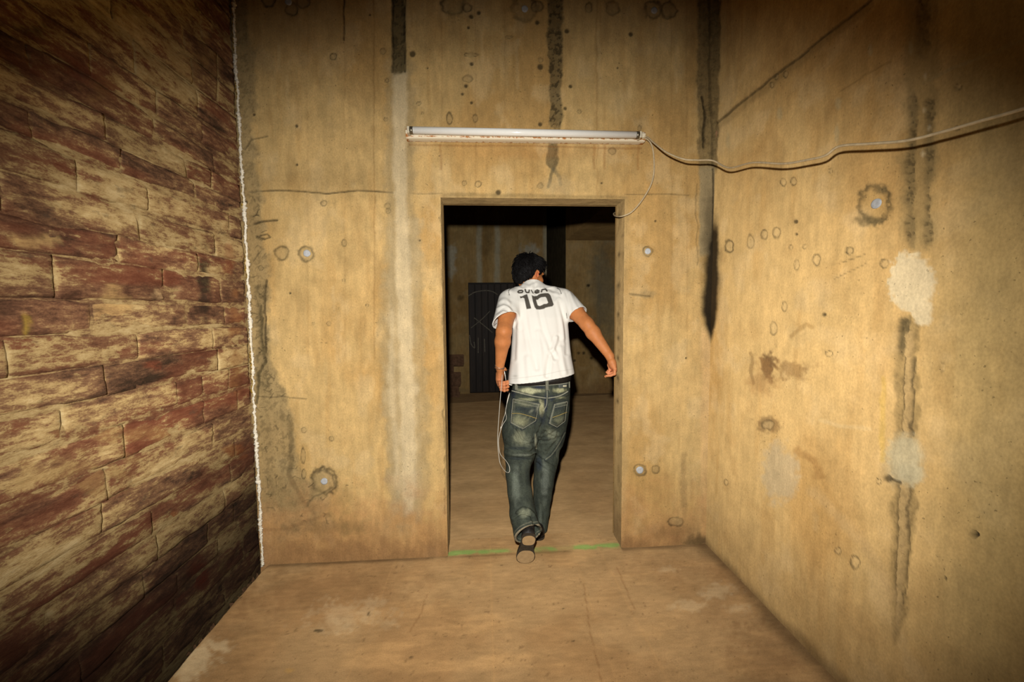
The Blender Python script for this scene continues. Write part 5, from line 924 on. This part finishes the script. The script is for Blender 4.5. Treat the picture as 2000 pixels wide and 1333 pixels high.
# ---- shoes
M_SOLE = flat_mat('dark_sole_rubber', lin(62, 52, 40), 0.85, 0.2, var=0.3, scale=90, bump=0.3); M_TREAD = flat_mat('worn_tan_tread', lin(178, 144, 100), 0.9, 0.15, var=0.12, scale=50, bump=0.2); M_UPPER = flat_mat('black_shoe_leather', lin(40, 35, 31), 0.6, 0.35, var=0.25, scale=80, bump=0.2)
def shoe(heel, toe, up, label):
    heel = np.asarray(heel, float); toe = np.asarray(toe, float); ya = toe-heel; Ln = np.linalg.norm(ya); ya /= Ln; up = np.asarray(up, float); up = up-ya*(up@ya); up /= np.linalg.norm(up); xa = np.cross(ya, up)
    S_ = [0.0, 0.02, 0.06, 0.14, 0.25, 0.38, 0.50, 0.60, 0.72, 0.82, 0.90, 0.96, 0.99, 1.0]; Wd = [0.010, 0.022, 0.033, 0.039, 0.038, 0.034, 0.036, 0.043, 0.050, 0.051, 0.047, 0.036, 0.022, 0.010]; Ht = [0.060, 0.070, 0.078, 0.084, 0.086, 0.086, 0.080, 0.070, 0.058, 0.050, 0.045, 0.040, 0.035, 0.030]
    S2 = [0.5-0.5*math.cos(math.pi*i/33) for i in range(34)]; Wd = [max(0.004, float(np.interp(v, S_, Wd))) for v in S2]; Ht = [float(np.interp(v, S_, Ht)) for v in S2]; S_ = S2
    def pt(s_, w, h): return heel+ya*(s_*Ln)+xa*w+up*h
    def loft(rows, close=True):
        v = []; f = []; n_ = len(rows[0])
        for r_ in rows: v += r_
        for i in range(len(rows)-1):
            for k in range(n_): f.append((i*n_+k, i*n_+(k+1) % n_, (i+1)*n_+(k+1) % n_, (i+1)*n_+k))
        f.append(tuple(range(n_-1, -1, -1))); f.append(tuple(range((len(rows)-1)*n_, len(rows)*n_))); return v, f
    rows = [[pt(s_, w*c_, h_) for c_, h_ in ((-1, 0.014), (-1.0, 0.003), (-0.93, 0.0), (0.93, 0.0), (1.0, 0.003), (1, 0.014))] for s_, w in zip(S_, Wd)]
    so = MB().add(*loft(rows)).build('sole', M_SOLE, person, False); worn(so); tag(so, label+' sole')
    rows = []
    for s_, w, h in zip(S_, Wd, Ht):
        r_ = []
        for k in range(14):
            a = math.pi*k/13; r_.append(pt(s_, -w*0.97*math.cos(a)*(1.0 if True else 1), 0.012+(h-0.012)*math.sin(a)**0.7))
        rows.append(r_)
    uo = MB().add(*loft(rows)).build('shoe_upper', M_UPPER, person); worn(uo)
    for nm, s0, s1, sc in (('heel_tread', 0.02, 0.33, 0.90), ('forefoot_tread', 0.54, 0.985, 0.95)):
        K = 26; us = [0.5-0.5*math.cos(math.pi*i/(K-1)) for i in range(K)]; v = []; f = []
        for u in us:
            s_ = s0+(s1-s0)*u; w = np.interp(s_, S_, Wd)*sc; w = max(0.001, min(w, np.interp(0.5*(s0+s1), S_, Wd)*sc*1.02)*(1-abs(2*u-1)**3.2)**(1/3.2))
            v += [pt(s_, -w, 0.001), pt(s_, -w*0.97, -0.0035), pt(s_, w*0.97, -0.0035), pt(s_, w, 0.001)]
        for i in range(K-1):
            for k in range(4): f.append((i*4+k, i*4+(k+1) % 4, (i+1)*4+(k+1) % 4, (i+1)*4+k))
        f += [(3, 2, 1, 0), (4*K-4, 4*K-3, 4*K-2, 4*K-1)]; MB().add(v, f).build(nm, M_TREAD, so, False)
    return pt
toe = np.array([0.207, 2.203, 0.006]); heel = P(1034.5, 1046, 2.11); ft = shoe(heel, toe, np.array([0.02, 0.55, 0.35]), 'lifted left shoe')
worn(MB().tube([ft(0.16, 0, 0.055), ft(0.10, 0, 0.10), ft(0.10, 0, 0.10)-ax_l*0.05], [0.036, 0.038, 0.038], 16).build('sock', M_BELT, person))
r_heel = np.array([0.318, 2.425, 0.002]); shoe(r_heel+np.array([0, 0, 0.002]), r_heel+np.array([0.012, 0.285, 0.002]), (0, 0, 1), 'planted right shoe')

# ---- bracelets, phone, earphones
M_BRAC = flat_mat('bracelet_cord', lin(110, 84, 66), 0.6, 0.3, var=0.5, scale=400); M_BRAC2 = flat_mat('bracelet_silver', lin(190, 180, 168), 0.35, 0.5, 0.7, var=0.4, scale=300)
wd = W_L-E_L; wd /= np.linalg.norm(wd); e1 = np.cross(wd, (0, 1, 0)); e1 /= np.linalg.norm(e1); e2 = np.cross(wd, e1)
for off, rr_, mt, tl in ((-0.004, 0.0018, M_BRAC2, 0.12), (0.004, 0.0020, M_BRAC, -0.1)):
    cp_ = W_L+wd*off; pts = [cp_+(e1*math.cos(a)*0.0300+e2*math.sin(a)*0.0285)+wd*tl*0.03*math.cos(a) for a in np.linspace(0, 2*math.pi, 33)]; worn(MB().tube(pts, rr_, 6, False).build('bracelet', mt, person))
M_GLASS = flat_mat('black_phone_glass', lin(16, 15, 14), 0.12, 0.5, var=0.02); M_RIM = flat_mat('silver_phone_rim', lin(190, 184, 172), 0.25, 0.5, 0.9, var=0.05)
pa, pb = P(989.5, 722, 2.612), P(996.5, 766, 2.600); pz = (pa-pb)/np.linalg.norm(pa-pb); pw_ = np.array([0.52, 0.85, 0.0]); pw_ -= pz*(pw_@pz); pw_ /= np.linalg.norm(pw_); pn = np.cross(pw_, pz); pcn = (pa+pb)/2
phone = tag(empty('phone', tuple(pcn)), 'black phone with a silver rim held in the left hand', 'phone')
def rbox(hw, hh, ht, rad, mat, name, off=0.0):
    out = []; n_ = 6
    for cx_, cy_, a0 in ((hw-rad, hh-rad, 0), (-(hw-rad), hh-rad, 90), (-(hw-rad), -(hh-rad), 180), (hw-rad, -(hh-rad), 270)):
        for k in range(n_+1): a = math.radians(a0+90*k/n_); out.append((cx_+rad*math.cos(a), cy_+rad*math.sin(a)))
    m_ = len(out); v = []; f = []
    for ins, t in ((0.002, -ht), (0.0, -ht+0.0015), (0.0, ht-0.0015), (0.002, ht)):
        for (x, y) in out: v.append(pw_*x*(1-ins/hw)+pz*y*(1-ins/hh)+pn*(t+off))
    for i in range(3):
        for k in range(m_): f.append((i*m_+k, i*m_+(k+1) % m_, (i+1)*m_+(k+1) % m_, (i+1)*m_+k))
    f += [tuple(range(m_-1, -1, -1)), tuple(range(3*m_, 4*m_))]; o = MB().add(v, f).build(name, mat, phone); o.location = (0, 0, 0); return o
rbox(0.0355, 0.071, 0.0040, 0.010, M_RIM, 'phone_frame'); rbox(0.0335, 0.069, 0.0008, 0.009, M_GLASS, 'phone_screen', 0.0040); rbox(0.0335, 0.069, 0.0008, 0.009, M_GLASS, 'phone_back', -0.0040)
M_WIRE = flat_mat('white_earphone_wire', lin(240, 232, 214), 0.5, 0.3, var=0.05)
ear = tag(empty('earphones', tuple(P(985, 780, 2.5))), 'white earphone cord dangling in a loop below the phone hand', 'earphones')
w1 = [(981, 732, 2.565), (980, 750, 2.512), (978, 770, 2.495), (975.5, 800, 2.48), (973, 835, 2.47), (972, 862, 2.46), (973.5, 885, 2.45), (977, 906, 2.43), (985, 919, 2.36), (992, 924, 2.315), (995.5, 920, 2.31), (994, 910, 2.32), (987, 899, 2.37), (978, 889, 2.43), (974.5, 875, 2.455), (974, 858, 2.465), (978.5, 838, 2.475)]
under(ear, MB().tube(spline([P(*t) for t in w1], 8), 0.0016, 6).build('cord', M_WIRE, ear))
for t in ([(978.5, 838, 2.475), (983, 828, 2.48), (989, 818, 2.475), (987.5, 804, 2.47), (990, 789, 2.48)], [(978.5, 838, 2.475), (981.5, 824, 2.48), (986, 810, 2.475), (988, 800, 2.472), (990, 789, 2.48)]):
    under(ear, MB().tube(spline([P(*k) for k in t], 8), 0.0013, 6).build('cord', M_WIRE, ear))
under(ear, MB().tube([P(978.5, 834, 2.475), P(978, 841, 2.475)], 0.0030, 8).build('slider', M_WIRE, ear))
under(ear, MB().tube([P(990, 789, 2.48), P(991.5, 782, 2.49), P(994, 773, 2.51), P(995.5, 768, 2.53)], [0.0018, 0.0034, 0.0040, 0.0036], 10).build('plug', M_WIRE, ear))
under(ear, MB().tube([P(994.5, 751, 2.535), P(999, 752.5, 2.545), P(1001, 750, 2.55)], [0.004, 0.0048, 0.003], 10).build('earbud', M_WIRE, ear))
